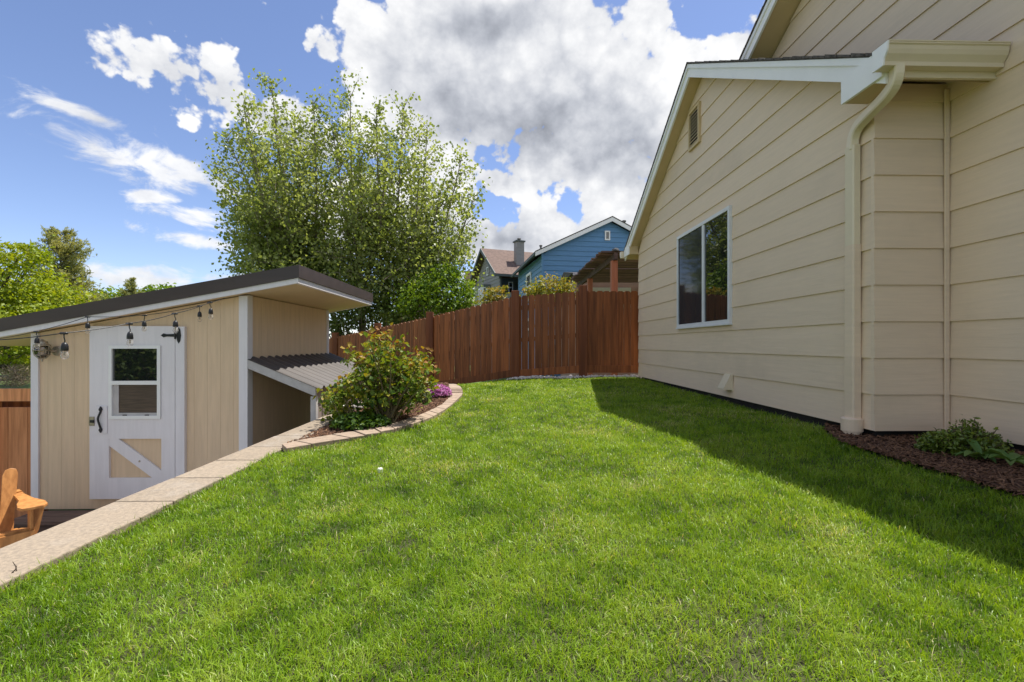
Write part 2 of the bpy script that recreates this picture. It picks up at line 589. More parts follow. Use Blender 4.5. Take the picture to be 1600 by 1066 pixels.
M['bulb'] = clear_glass('bulb_glass', (0.97, 0.95, 0.92), 0.12)
_nt = M['bulb'].node_tree
_mx = _nt.nodes.new('ShaderNodeMixShader')
_tr = _nt.nodes.new('ShaderNodeBsdfTranslucent')
_tr.inputs[0].default_value = (0.9, 0.88, 0.84, 1)
_mx.inputs[0].default_value = 0.22
_o = _nt.nodes['Material Output']
_nt.links.new(_o.inputs[0].links[0].from_socket, _mx.inputs[1])
_nt.links.new(_tr.outputs[0], _mx.inputs[2])
_nt.links.new(_mx.outputs[0], _o.inputs[0])
M['globe'] = clear_glass('ribbed_globe_glass', (0.75, 0.72, 0.66), 0.5)


# ------------------------------------------------------------------ ground
def sm(a, b, x):
    t = np.clip((x - a) / (b - a), 0, 1)
    return t * t * (3 - 2 * t)


def gz(x, y):
    """height of the lawn"""
    x = np.asarray(x, dtype=float)
    y = np.asarray(y, dtype=float)
    d = 0.785 - 0.0211 * np.clip(x, -1.7, 3) - 0.0086 * np.clip(y, 0, 10)
    d = d + 0.34 * sm(8.0, 11.0, y) * sm(0.8, -1.5, x)
    d = d - 0.012 * np.sin(x * 2.1 + 0.5) * np.sin(y * 1.3) - 0.006 * np.sin(x * 5.3 + y * 3.1)
    return E - d - 0.03


GROUND = E - 2.06
PATIO = E - 2.0
CAPL, CAPR, CAPZ = -1.97, -1.675, E - 0.80


def big_ground():
    n = 64
    rad = [0.01, 5, 10, 16, 24, 35, 50, 80, 130, 220, 400, 800, 1500]
    V, Fq = [], []
    for i, r in enumerate(rad):
        for k in range(n):
            a = 2 * math.pi * k / n
            x, y = r * math.cos(a), r * math.sin(a) + 3
            V.append((x, y, GROUND + (0 if r < 20 else 0.05 * math.sin(x * 0.2) * math.cos(y * 0.17))))
    for i in range(len(rad) - 1):
        for k in range(n):
            k2 = (k + 1) % n
            Fq.append((i * n + k, i * n + k2, (i + 1) * n + k2, (i + 1) * n + k))
    tag(np_mesh('ground', V, faces4=Fq, mat=M['field']), kind='structure')


big_ground()

# edging curve of the planting bed (photograph pixels, outer then inner edge)
EDGE_O = [(447, 703), (521, 690), (565.6, 682), (615.5, 672), (656.5, 659.5), (690, 644), (715, 624.8), (723, 614), (719, 605), (708, 599)]
EDGE_I = [(440, 697), (487, 687), (546, 676.5), (604.8, 665), (640, 655), (676, 641), (697.5, 626.5), (705.5, 615), (701, 605.5), (693, 600)]


def on_lawn(px, py, lift=0.03):
    """point of the lawn surface under a photograph pixel"""
    d = D(px, py)
    t = 1.0
    for _ in range(40):
        z = float(gz(d.x * t, d.y * t)) + lift
        t = (z - E) / d.z
    return Vector((d.x * t, d.y * t, z))


def resample(pts, n):
    pts = [Vector(p) for p in pts]
    out = []
    for i in range(n):
        u = i / (n - 1) * (len(pts) - 1)
        k = min(int(u), len(pts) - 2)
        f = u - k
        p0, p1, p2, p3 = pts[max(k - 1, 0)], pts[k], pts[k + 1], pts[min(k + 2, len(pts) - 1)]
        out.append(0.5 * ((2 * p1) + (p2 - p0) * f + (2 * p0 - 5 * p1 + 4 * p2 - p3) * f * f + (3 * p1 - p0 - 3 * p2 + p3) * f ** 3))
    return out


edge_o = resample([on_lawn(*p) for p in EDGE_O], 60)
edge_i = resample([on_lawn(*p) for p in EDGE_I], 60)
BED_L = [(p.x, p.y) for p in edge_o] + [(-0.9, 9.9), (-1.7, 11.0), (-1.7, 3.4)]
BED_LI = [(p.x, p.y) for p in edge_i] + [(-0.9, 9.6), (-1.66, 10.6), (-1.66, 3.55)]
bed_r_px = [(1290, 672), (1318, 690), (1370, 708), (1440, 728), (1520, 752), (1600, 775), (1700, 800)]
_br = [on_lawn(*p) for p in bed_r_px]
BED_R = [(p.x, p.y) for p in _br] + [(3.35, 1.2), (3.35, 3.4), (2.80, 3.4), (2.80, 3.85)]
GRAVEL = [(0.05, 9.72), (0.45, 9.42), (1.1, 9.28), (1.9, 9.2), (2.9, 9.12), (2.9, 9.55), (1.7, 9.56), (0.3, 9.9)]


def inside(poly, x, y):
    x = np.asarray(x)
    y = np.asarray(y)
    c = np.zeros(x.shape, bool)
    n = len(poly)
    for i in range(n):
        x0, y0 = poly[i]
        x1, y1 = poly[(i + 1) % n]
        if y0 == y1:
            continue
        k = ((y0 > y) != (y1 > y)) & (x < (x1 - x0) * (y - y0) / (y1 - y0) + x0)
        c ^= k
    return c


def fence_y(x):
    return np.interp(x, [-4.9, -1.717, 0.306, 1.715, 4.2], [13.6, 11.04, 9.9, 9.56, 9.56])


def lawn_sheet():
    xs = np.linspace(-1.72, 3.9, 80)
    V, Fq = [], []
    ny = 110
    for i, x in enumerate(xs):
        y1 = float(fence_y(x)) + 0.06
        for j in range(ny):
            y = -4 + (y1 + 4) * j / (ny - 1)
            V.append((x, y, float(gz(x, y))))
    for i in range(len(xs) - 1):
        for j in range(ny - 1):
            a = i * ny + j
            Fq.append((a, a + ny, a + ny + 1, a + 1))
    # skirt down to the natural ground
    bd = [i * ny for i in range(len(xs))] + [(len(xs) - 1) * ny + j for j in range(1, ny)] + \
         [i * ny + ny - 1 for i in range(len(xs) - 2, -1, -1)] + [j for j in range(ny - 2, 0, -1)]
    base = len(V)
    for b in bd:
        V.append((V[b][0], V[b][1], GROUND - 0.1))
    for k in range(len(bd)):
        k2 = (k + 1) % len(bd)
        Fq.append((bd[k2], bd[k], base + k, base + k2))
    tag(np_mesh('lawn', V, faces4=Fq, mat=M['soil'], smooth=False), kind='structure')


lawn_sheet()


def bed_sheet(name, poly, lift):
    """mulch surface of a planting bed: a gently mounded sheet over the soil"""
    xs = [p[0] for p in poly]
    ys = [p[1] for p in poly]
    st = 0.06
    V, Fq, ix = [], [], {}
    for i in range(int((max(xs) - min(xs)) / st) + 2):
        for j in range(int((max(ys) - min(ys)) / st) + 2):
            x, y = min(xs) + i * st, min(ys) + j * st
            ix[(i, j)] = len(V)
            V.append((x, y, float(gz(x, y)) + lift + 0.012 * math.sin(x * 9) * math.cos(y * 7)))
    keep = inside(poly, np.array([v[0] for v in V]), np.array([v[1] for v in V]))
    for (i, j), k in ix.items():
        q = [(i, j), (i + 1, j), (i + 1, j + 1), (i, j + 1)]
        if all(c in ix for c in q) and sum(keep[ix[c]] for c in q) >= 3:
            Fq.append([ix[c] for c in q])
    return tag(np_mesh(name, V, faces4=Fq, mat=M['mulchbase'], smooth=True), kind='structure')


bed_sheet('mulch_bed', BED_LI, 0.03)
bed_sheet('mulch_bed', BED_R, 0.025)


def chips(name, poly, n, lift, mat, size=(0.018, 0.06), seed=1, label='x'):
    r = np.random.default_rng(seed)
    xs = np.array([p[0] for p in poly])
    ys = np.array([p[1] for p in poly])
    pts = []
    while sum(len(p) for p in pts) < n:
        x = r.uniform(xs.min(), xs.max(), n)
        y = r.uniform(ys.min(), ys.max(), n)
        k = inside(poly, x, y)
        pts.append(np.stack([x[k], y[k]], 1))
    p = np.concatenate(pts)[:n]
    z = gz(p[:, 0], p[:, 1]) + lift + r.uniform(0.0, 0.02, n)
    c = np.column_stack([p, z])
    yaw = r.uniform(0, 6.283, n)
    tl = r.normal(0, 0.35, n)
    ax = np.stack([np.cos(yaw) * np.cos(tl), np.sin(yaw) * np.cos(tl), np.sin(tl)], 1)
    up = np.stack([r.normal(0, 0.35, n), r.normal(0, 0.35, n), np.ones(n)], 1)
    sd = np.cross(up, ax)
    sd /= np.linalg.norm(sd, axis=1)[:, None]
    up = np.cross(ax, sd)
    L = r.uniform(size[0], size[1], n)[:, None] / 2
    W = r.uniform(0.004, 0.012, n)[:, None] / 2
    H = r.uniform(0.002, 0.005, n)[:, None] / 2
    corners = []
    for a, b, e in ((-1, -1, -1), (1, -1, -1), (1, 1, -1), (-1, 1, -1), (-1, -1, 1), (1, -1, 1), (1, 1, 1), (-1, 1, 1)):
        corners.append(c + ax * L * a + sd * W * b * (0.6 if a > 0 else 1) + up * H * e)
    V = np.stack(corners, 1).reshape(-1, 3)
    q = np.array([(4, 5, 6, 7), (0, 1, 5, 4), (1, 2, 6, 5), (2, 3, 7, 6), (3, 0, 4, 7)])
    Fq = (np.arange(n)[:, None, None] * 8 + q[None]).reshape(-1, 4)
    t = np.repeat(r.random(n), 8)
    return tag(np_mesh(name, V, faces4=Fq, mat=mat, attrs={'tint': t}), label, 'mulch', kind='stuff')


def tint_mat(name, cols, rough=0.85, spec=0.3):
    m, g, b = new_mat(name)
    at = g.n('ShaderNodeAttribute', attribute_name='tint').outputs['Fac']
    r = g.n('ShaderNodeValToRGB')
    el = r.color_ramp.elements
    el[0].color = (*cols[0], 1)
    el[1].color = (*cols[-1], 1)
    for i in range(1, len(cols) - 1):
        el.new(i / (len(cols) - 1)).color = (*cols[i], 1)
    g.put(r.inputs[0], at)
    tc = g.n('ShaderNodeTexCoord').outputs['Object']
    g.put(b.inputs['Base Color'], g.mix(g.mapr(g.noise(tc, 60, 3), 0.3, 0.7, 0.0, 0.35), r.outputs[0], (0.04, 0.02, 0.012)))
    b.inputs['Roughness'].default_value = rough
    b.inputs['Specular IOR Level'].default_value = spec
    return m


M['chips'] = tint_mat('bark_mulch_chips', [(0.07, 0.034, 0.02), (0.17, 0.085, 0.048), (0.29, 0.16, 0.09)])
chips('bark_mulch', BED_LI, 11000, 0.03, M['chips'], seed=3, label='red brown bark mulch chips in the curved bed round the rose bush')
chips('bark_mulch', BED_R, 8000, 0.025, M['chips'], seed=4, label='dark bark mulch chips in the shaded bed against the cream house')


def vnoise(x, y, size, seed):
    """smooth random field, about 0..1, with features of the given size"""
    gr = np.random.default_rng(1000 + seed).random((256, 256))
    u, v = x / size + 91.3, y / size + 57.7
    i, j = np.floor(u).astype(int), np.floor(v).astype(int)
    f, h = u - i, v - j
    f, h = f * f * (3 - 2 * f), h * h * (3 - 2 * h)
    i0, i1, j0, j1 = i % 256, (i + 1) % 256, j % 256, (j + 1) % 256
    return (gr[i0, j0] * (1 - f) + gr[i1, j0] * f) * (1 - h) + (gr[i0, j1] * (1 - f) + gr[i1, j1] * f) * h


def grass():
    r = np.random.default_rng(11)
    P_, S_ = [], []
    # (y0, y1, blades per m2, width mm, length range)
    bands = [(-1.2, 0.9, 2500, 4.0), (0.9, 1.7, 38000, 2.1), (1.7, 2.6, 26000, 2.6), (2.6, 4.0, 15000, 3.4), (4.0, 6.0, 8000, 4.6), (6.0, 10.9, 4600, 6.2)]
    for y0, y1, dens, w in bands:
        n = int((y1 - y0) * 4.9 * dens)
        x = r.uniform(-1.69, 3.22, n)
        y = r.uniform(y0, y1, n)
        ok = y < fence_y(x) - 0.05
        ok &= ~inside(BED_L, x + r.normal(0, 0.012, n), y)
        jx = r.normal(0, 0.05, n)
        ok &= ~inside(BED_R, x + jx, y + jx)
        ok &= ~inside(GRAVEL, x, y)
        ok &= ~((x > 2.74 + r.normal(0, 0.02, n)) & (y > 3.3)) & ~(x > 3.3)
        ok &= np.abs(x) < 1.35 * np.maximum(y, 0.6) + 1.6
        # thin worn spots
        ok &= r.random(n) > 0.35 * sm(0.72, 0.95, vnoise(x, y, 0.30, 9)) + 0.3 * sm(0.6, 0.95, vnoise(x, y, 0.06, 10))
        P_.append(np.stack([x[ok], y[ok]], 1))
        S_.append(np.full(ok.sum(), w))
    p = np.concatenate(P_)
    w = np.concatenate(S_) * 0.001
    n = len(p)
    x, y = p[:, 0], p[:, 1]
    z = gz(x, y)
    tuft = vnoise(x, y, 0.055, 1)
    spot = vnoise(x, y, 0.16, 2)
    area = 0.6 * vnoise(x, y, 0.55, 3) + 0.4 * vnoise(x, y, 0.27, 4)
    big = vnoise(x, y, 1.5, 5)
    patch = 0.5 + 0.5 * np.sin(x * 2.3 + 2 * np.sin(y * 1.1)) * np.sin(y * 1.9 + 1.4 * np.sin(x * 1.6))
    fine = 0.5 + 0.5 * np.sin(x * 11 + 3 * np.sin(y * 7)) * np.sin(y * 13 + 2 * np.sin(x * 6))
    L = r.gamma(8, 0.0042, n) * (0.6 + 0.45 * tuft + 0.35 * spot)
    L = np.clip(L, 0.012, 0.07)
    yaw = r.normal(0, 1.7, n) + 12.6 * vnoise(x, y, 0.10, 6)
    lean = np.clip(r.normal(0.85, 0.36, n) + 0.5 * (spot - 0.4), 0.02, 1.6)
    tint = np.clip(0.34 * r.random(n) + 0.34 * (spot - 0.5) + 0.40 * (tuft - 0.5) + 0.26 * (area - 0.5) + 0.16 * (big - 0.5) + 0.27, 0, 0.88)
    dry = r.random(n) < 0.02 + 0.26 * sm(0.58, 0.85, area) * (0.4 + spot)
    tint[dry] = r.uniform(0.90, 1.0, dry.sum())
    lean[dry] = r.uniform(0.7, 1.5, dry.sum())
    dx, dy = np.cos(yaw), np.sin(yaw)
    sx, sy = -dy, dx
    tw = r.normal(0, 0.6, n)
    sx2, sy2 = sx * np.cos(tw) - sy * np.sin(tw), sx * np.sin(tw) + sy * np.cos(tw)
    base = np.stack([x, y, z - 0.004], 1)
    side = np.stack([sx2, sy2, np.zeros(n)], 1)
    l1, l2 = lean * 0.45, lean * 1.25
    d1 = np.stack([dx * np.sin(l1), dy * np.sin(l1), np.cos(l1)], 1)
    d2 = np.stack([dx * np.sin(l2), dy * np.sin(l2), np.cos(l2)], 1)
    mid = base + d1 * (L * 0.55)[:, None]
    tip = mid + d2 * (L * 0.5)[:, None]
    hw = (w / 2 * r.uniform(0.7, 1.25, n))[:, None]
    V = np.stack([base - side * hw * 0.8, base + side * hw * 0.8, mid + side * hw, mid - side * hw, tip], 1).reshape(-1, 3)
    a = np.arange(n)[:, None] * 5
    Fq = a + np.array([[0, 1, 2, 3]])
    T = a + np.array([[3, 2, 4]])
    o = np_mesh('grass', V, faces4=Fq, tris=T, mat=M['grass'], attrs={'tint': np.repeat(tint, 5)})
    tag(o, 'mown green lawn of fine blades with a few dry straw coloured ones', 'grass', kind='stuff')


M['grass'] = leaf_mat('grass_blade', [(0.04, 0.10, 0.006), (0.095, 0.195, 0.008), (0.17, 0.30, 0.013), (0.24, 0.37, 0.024), (0.27, 0.385, 0.035),
                                      (0.30, 0.385, 0.06), (0.60, 0.54, 0.28)], 0.4, 0.38, 0.32, (1.4, 1.3, 0.4))
grass()

# ------------------------------------------------------------------ cream house on the right
WX, WY0, WY1, WX3 = 2.77, 3.305, 9.086, 3.32
MIDY = (WY0 + WY1) / 2
BSP, BZ0 = 0.2704, E - 0.640
APEX, SLOPE, THK = E + 3.87, 0.60, 0.20
house = thing('beige_house', 'large cream lap sided house with a white trimmed gable filling the right side', 'house', (WX, MIDY, E - 0.7))


def board_w(parent, mat, fixed, n_out, lo, hi, z0, z1, axis, clip=None, zfull=None):
    """one lap board. axis 'y': wall at x=fixed facing n_out*x; axis 'x': wall at y=fixed facing n_out*y.
    clip(z)->(lo,hi) limits the run under a gable. outer face is wedge shaped: thick at the bottom"""
    zz1 = z1
    a0, b0 = (lo, hi) if clip is None else clip(z0)
    a1, b1 = (lo, hi) if clip is None else clip(zz1)
    a0, b0 = max(a0, lo), min(b0, hi)
    a1, b1 = max(a1, lo), min(b1, hi)
    if b0 - a0 < 0.03:
        return
    if b1 < a1:
        m = (a1 + b1) / 2
        a1 = b1 = m
    t0, t1 = 0.017, 0.004
    pts = []
    for out in (True, False):
        for s, z, t in ((a0, z0, t0), (b0, z0, t0), (b1, zz1, t1), (a1, zz1, t1)):
            o = fixed + n_out * (t if out else -0.02)
            pts.append((o, s, z) if axis == 'y' else (s, o, z))
    fs = [(0, 1, 2, 3), (7, 6, 5, 4), (0, 4, 5, 1), (1, 5, 6, 2), (2, 6, 7, 3), (3, 7, 4, 0)]
    if (n_out < 0) == (axis == 'y'):
        fs = [tuple(reversed(f)) for f in fs]
    MB().add(pts, fs).build('siding_board', mat, parent)


def row_z(k):
    return BZ0 + (0 if k == 0 else 0.268 + BSP * (k - 1))


def gable_clip(z):
    h = (APEX - THK + 0.01 - z) / SLOPE
    return MIDY - h, MIDY + h


for k in range(17):
    board_w(house, M['siding'], WX, -1, WY0, WY1, row_z(k), row_z(k + 1), 'y', gable_clip)
for k in range(10):
    board_w(house, M['siding'], WY0, -1, WX - 0.0165, WX3, row_z(k), min(row_z(k + 1), E + 1.93), 'x')
UP_RIDGE, UP_Z, UP_SL = 4.35, E + 4.28, 0.53


def upper_clip(z):
    if z < E + 2.9:
        return -3, 9
    h = (UP_Z - 0.18 - z) / UP_SL
    return UP_RIDGE - h, UP_RIDGE + h


for k in range(18):
    z0, z1 = row_z(k), row_z(k + 1)
    if k < 12:
        z1 = min(z1, E + 2.9)
        if z1 > z0:
            board_w(house, M['siding'], WX3, -1, -3, 3.3 if z0 < E + 1.6 else 9, z0, z1, 'y')
        if row_z(k + 1) > E + 2.9:
            board_w(house, M['siding'], WX3, -1, -3, 9, E + 2.901, row_z(k + 1), 'y', upper_clip)
    else:
        board_w(house, M['siding'], WX3, -1, -3, 9, z0, z1, 'y', upper_clip)
# wall core behind the boards
core = MB()
core.box((WX + 0.025, WY0 + 0.025, BZ0 + 0.01), (WX3 + 2.5, WY1 - 0.02, E + 1.9))
core.prism([(WX + 0.025, WY0 + 0.03, E + 1.9), (WX + 0.025, WY1 - 0.03, E + 1.9), (WX + 0.025, MIDY, APEX - THK - 0.02)], (1.6, 0, 0))
core.box((WX3 + 0.025, -3, BZ0 + 0.01), (9, 9.0, E + 2.88))
core.prism([(WX3 + 0.025, 1.8, E + 2.88), (WX3 + 0.025, 6.9, E + 2.88), (WX3 + 0.025, UP_RIDGE, UP_Z - 0.2)], (5, 0, 0))
core.build('wall_core', M['soffit'], house)
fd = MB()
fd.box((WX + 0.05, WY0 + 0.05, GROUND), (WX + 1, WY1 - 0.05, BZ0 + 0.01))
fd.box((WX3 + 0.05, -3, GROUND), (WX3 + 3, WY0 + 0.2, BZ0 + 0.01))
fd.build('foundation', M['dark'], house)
# narrow corner caps and the inside corner bead
MB().box((WX3 - 0.05, WY0 - 0.034, BZ0 - 0.004), (WX3 - 0.018, WY0 - 0.018, E + 1.88)).build('corner_trim', M['siding'], house, bevel=0.004)


def gable_roof(parent, x0, x1, ymid, zap, slope, half_n, half_f, thk, edge_y_fascia=True):
    """roof slab with ridge along x, open end at x0: shingles, white rake boards, cream underside"""
    for sgn, half in ((-1, half_n), (1, half_f)):
        ye = ymid + sgn * half
        ze = zap - slope * half
        # shingle layer
        poly = [(x0 - 0.02, ymid, zap), (x0 - 0.02, ye + sgn * 0.02, ze - slope * 0.02), (x0 - 0.02, ye + sgn * 0.02, ze - slope * 0.02 - 0.02), (x0 - 0.02, ymid, zap - 0.02)]
        MB().prism(poly, (x1 - x0, 0, 0)).build('roof', M['shingle'], parent)
        # ragged shingle tabs along the open edge
        tb = MB()
        nn = int(half / 0.13)
        for i in range(nn):
            f0, f1 = i / nn, (i + 0.93) / nn
            dz = random.uniform(0.008, 0.016)
            q = [(x0 - 0.028, ymid + sgn * half * f, zap - slope * half * f + h) for f, h in ((f0, dz), (f1, dz * 0.5))]
            q += [(x0 - 0.028, ymid + sgn * half * f, zap - slope * half * f - 0.012) for f in (f1, f0)]
            tb.prism(q, (0.25, 0, 0))
        tb.build('shingle_tabs', M['shingle'], parent)
        # rake board in two steps
        a, b = 0.021, thk
        c = 0.075
        poly = [(x0, ymid, zap - a), (x0, ye, ze - a), (x0, ye, ze - b), (x0, ymid, zap - b)]
        MB().prism(poly, (0.025, 0, 0)).build('rake_board', M['trim'], parent)
        poly = [(x0 - 0.016, ymid, zap - a), (x0 - 0.016, ye - sgn * 0.002, ze - a), (x0 - 0.016, ye - sgn * 0.002, ze - c), (x0 - 0.016, ymid, zap - c)]
        MB().prism(poly, (0.0155, 0, 0)).build('rake_trim', M['trim'], parent)
        # underside
        poly = [(x0 + 0.026, ymid, zap - 0.03), (x0 + 0.026, ye - sgn * 0.026, ze - 0.03), (x0 + 0.026, ye - sgn * 0.026, ze - thk + 0.034), (x0 + 0.026, ymid, zap - thk + 0.02)]
        MB().prism(poly, (x1 - x0 - 0.05, 0, 0)).build('soffit', M['soffit'], parent)
        if edge_y_fascia:
            MB().box((x0 + 0.0255, ye - 0.024, ze - thk + 0.03), (x1, ye - 0.001, ze - 0.021)).build('fascia', M['gutter'], parent)


gable_roof(house, 2.575, WX3 + 0.4, MIDY, APEX, SLOPE, MIDY - 2.99, 9.42 - MIDY, THK)
gable_roof(house, WX3 - 0.30, 8.5, UP_RIDGE, UP_Z, UP_SL, UP_RIDGE - 1.75, 7.0 - UP_RIDGE, 0.18)
# main roof of the house, rising away to the right
MB().prism([(WX3 - 0.30, -3.2, E + 2.98), (9.0, -3.2, E + 5.6), (9.0, -3.2, E + 5.4), (WX3 - 0.30, -3.2, E + 2.82)], (0, 4.9, 0)).build('roof', M['shingle'], house)
MB().prism([(WX3 + 0.1, 7.05, E + 2.98), (9.0, 7.05, E + 5.4), (9.0, 7.05, E + 5.2), (WX3 + 0.1, 7.05, E + 2.82)], (0, 2.2, 0)).build('roof', M['shingle'], house)


def box_return(y0, y1):
    MB().box((2.553, y0, E + 1.80), (2.574, y1, E + 1.99)).build('cornice_return', M['trim'], house)
    MB().box((2.575, y0 + 0.002, E + 1.805), (WX - 0.02, y1 - 0.002, E + 1.985)).build('return_soffit', M['soffit'], house)


box_return(2.995, 3.36)
box_return(9.06, 9.40)


def gutter(y_in, sgn, z_top, x0, x1, name_parent):
    """K-style gutter; y_in is the fascia face, sgn the outward direction"""
    pr = [(0, 0), (0.118, 0), (0.122, -0.014), (0.113, -0.02), (0.112, -0.045), (0.104, -0.072), (0.088, -0.094), (0.079, -0.108), (0.08, -0.135), (0.0, -0.135)]
    poly = [(x0, y_in + sgn * a, z_top + b) for a, b in pr]
    return MB().prism(poly, (x1 - x0, 0, 0)).build('gutter', M['gutter'], name_parent)


gt = gutter(2.989, -1, E + 1.955, 2.50, WX3 - 0.02, house)
MB().box((2.497, 2.866, E + 1.952), (WX3 - 0.02, 2.874, E + 1.960)).build('lip', M['gutter'], gt)
MB().prism([(2.488, 2.868, E + 1.958), (2.488, 2.995, E + 1.958), (2.488, 2.995, E + 1.818), (2.488, 2.908, E + 1.818), (2.488, 2.902, E + 1.862), (2.488, 2.878, E + 1.90)], (0.011, 0, 0)).build('end_cap', M['trim'], gt)
gutter(9.421, 1, E + 1.93, 2.50, 3.4, house)
# downspout
ds = MB()
pth = [(2.61, 2.94, E + 1.83), (2.612, 2.945, E + 1.77), (2.62, 2.98, E + 1.725), (2.645, 3.08, E + 1.70), (2.69, 3.28, E + 1.68), (2.715, 3.40, E + 1.655), (2.722, 3.455, E + 1.59), (2.722, 3.462, E + 1.5)]
pth = resample(pth, 26)
for i in range(len(pth) - 1):
    pass


def rect_tube(mb, path, w, h, ref):
    """rectangular pipe; ref is the direction the h side points along"""
    o = len(mb.v)
    ref = Vector(ref)
    for i, p in enumerate(path):
        t = (Vector(path[min(i + 1, len(path) - 1)]) - Vector(path[max(i - 1, 0)])).normalized()
        s = t.cross(ref).normalized()
        u = s.cross(t).normalized()
        for a, b in ((-1, -0.75), (-0.75, -1), (0.75, -1), (1, -0.75), (1, 0.75), (0.75, 1), (-0.75, 1), (-1, 0.75)):
            mb.v.append(tuple(Vector(p) + s * (w / 2 * a) + u * (h / 2 * b)))
    for i in range(len(path) - 1):
        for k in range(8):
            k2 = (k + 1) % 8
            mb.f.append((o + i * 8 + k, o + i * 8 + k2, o + (i + 1) * 8 + k2, o + (i + 1) * 8 + k))
    mb.f.append(tuple(o + k for k in reversed(range(8))))
    e = o + (len(path) - 1) * 8
    mb.f.append(tuple(e + k for k in range(8)))


rect_tube(ds, pth, 0.06, 0.085, (0.3, 1, 0.25))
dsp = ds.build('downspout', M['gutter'], house, smooth=False)
pp = MB()
rect_tube(pp, [(2.722, 3.462, E + 1.53), (2.722, 3.462, E + 0.75)], 0.062, 0.095, (0, 1, 0))
pp.build('pipe', M['gutter'], dsp)
pp = MB()
rect_tube(pp, [(2.7225, 3.462, E + 0.765), (2.7225, 3.462, E - 0.10)], 0.066, 0.099, (0, 1, 0))
pp.build('pipe', M['siding'], dsp)
pp = MB()
rect_tube(pp, [(2.722, 3.462, E - 0.095), (2.722, 3.462, E - 0.60)], 0.070, 0.103, (0, 1, 0))
pp.build('pipe', M['siding'], dsp)
MB().lathe((2.712, 3.455, E - 0.70), [(0.060, 0), (0.062, 0.03), (0.072, 0.032), (0.074, 0.125), (0.070, 0.13), (0.055, 0.135)], 20).build('drain_collar', M['siding'], dsp)
# window
win = thing  # placeholder name kept local
wf = MB()
WYA, WYB, WZA, WZB = 5.37, 7.0, E + 0.255, E + 1.66
xo = WX - 0.047
t = 0.045
wf.box((xo, WYA, WZA), (WX + 0.0, WYA + t, WZB))
wf.box((xo, WYB - t, WZA), (WX + 0.0, WYB, WZB))
wf.box((xo, WYA + t, WZB - t), (WX + 0.0, WYB - t, WZB))
wf.box((xo, WYA + t, WZA), (WX + 0.0, WYB - t, WZA + t))
wf.box((xo - 0.012, WYA - 0.01, WZA - 0.022), (WX, WYB + 0.01, WZA - 0.001))
wfo = wf.build('window', M['vinyl'], house)
ym = 6.10
MB().box((xo + 0.006, ym - 0.03, WZA + t), (WX, ym + 0.03, WZB - t)).build('mullion', M['vinyl'], wfo)
MB().box((xo + 0.022, WYA + t, WZA + t), (xo + 0.027, ym - 0.03, WZB - t)).build('pane', M['glass'], wfo)
M['screened'] = glass_mat('screened_glass', (0.03, 0.033, 0.038), 1.3, 0.06)
MB().box((xo + 0.016, ym + 0.03, WZA + t), (xo + 0.021, WYB - t, WZB - t)).build('pane', M['screened'], wfo)
# gable vent
VY, VZ0, VZ1 = 6.40, E + 2.80, E + 3.36
vf = MB()
for a, b, c, d in ((VY - 0.18, VY - 0.145, VZ0, VZ1), (VY + 0.145, VY + 0.18, VZ0, VZ1), (VY - 0.145, VY + 0.145, VZ0, VZ0 + 0.035), (VY - 0.145, VY + 0.145, VZ1 - 0.035, VZ1)):
    vf.box((WX - 0.045, a, c), (WX, b, d))
vfo = vf.build('gable_vent', M['soffit'], house)
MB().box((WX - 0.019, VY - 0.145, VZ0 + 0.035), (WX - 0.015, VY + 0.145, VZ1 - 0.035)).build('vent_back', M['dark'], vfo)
for i in range(10):
    z = VZ0 + 0.045 + i * 0.048
    MB().prism([(WX - 0.042, VY - 0.145, z), (WX - 0.02, VY - 0.145, z + 0.032), (WX - 0.020, VY - 0.145, z + 0.038), (WX - 0.042, VY - 0.145, z + 0.006)], (0, 0.29, 0)).build('louvre', M['soffit'], vfo)
# dryer vent hood
dv = MB()
dv.prism([(WX - 0.016, 5.36, E - 0.36), (WX - 0.035, 5.36, E - 0.36), (WX - 0.12, 5.36, E - 0.53), (WX - 0.12, 5.36, E - 0.545), (WX - 0.016, 5.36, E - 0.545)], (0, 0.15, 0))
dvo = dv.build('dryer_vent', M['gutter'], house)
MB().box((WX - 0.02, 5.345, E - 0.56), (WX - 0.013, 5.525, E - 0.35)).build('flange', M['gutter'], dvo)

# ------------------------------------------------------------------ garden shed
SXL, SXR, SY0, SY1 = -5.17, -2.85, 5.17, 7.55
SZ0 = E - 1.83
shed = thing('garden_shed', 'cream garden shed with a white door and dark single pitch roof', 'shed', ((SXL + SXR) / 2, (SY0 + SY1) / 2, SZ0))


def roof_b(x):
    return E + 0.668 + 0.186 * (x + 2.214)


def shed_board(axis, s0, s1):
    if axis == 'f':
        poly = [(s0 + .0008, SY0, SZ0), (s1 - .0008, SY0, SZ0), (s1 - .0008, SY0, roof_b(s1) + .0), (s0 + .0008, SY0, roof_b(s0))]
        MB().prism(poly, (0, 0.012, 0)).build('siding_board', M['shedwall'], shed)
    else:
        MB().box((SXR - 0.012, s0 + .001, SZ0 - 0.1), (SXR, s1 - .001, roof_b(SXR))).build('siding_board', M['shedwall'], shed)


xs = np.arange(SXL, SXR + 0.01, 0.145)
for a, b in zip(xs[:-1], xs[1:]):
    shed_board('f', a, b)
ysd = np.linspace(SY0 + 0.02, SY1, 17)
for a, b in zip(ysd[:-1], ysd[1:]):
    shed_board('s', a, b)
core = MB()
core.prism([(SXL + .005, SY0 + 0.003, SZ0), (SXR - 0.003, SY0 + 0.003, SZ0), (SXR - 0.003, SY0 + 0.003, roof_b(SXR)), (SXL + .005, SY0 + 0.003, roof_b(SXL))], (0, SY1 - SY0 - 0.01, 0))
core.build('wall_core', M['shedwall'], shed)
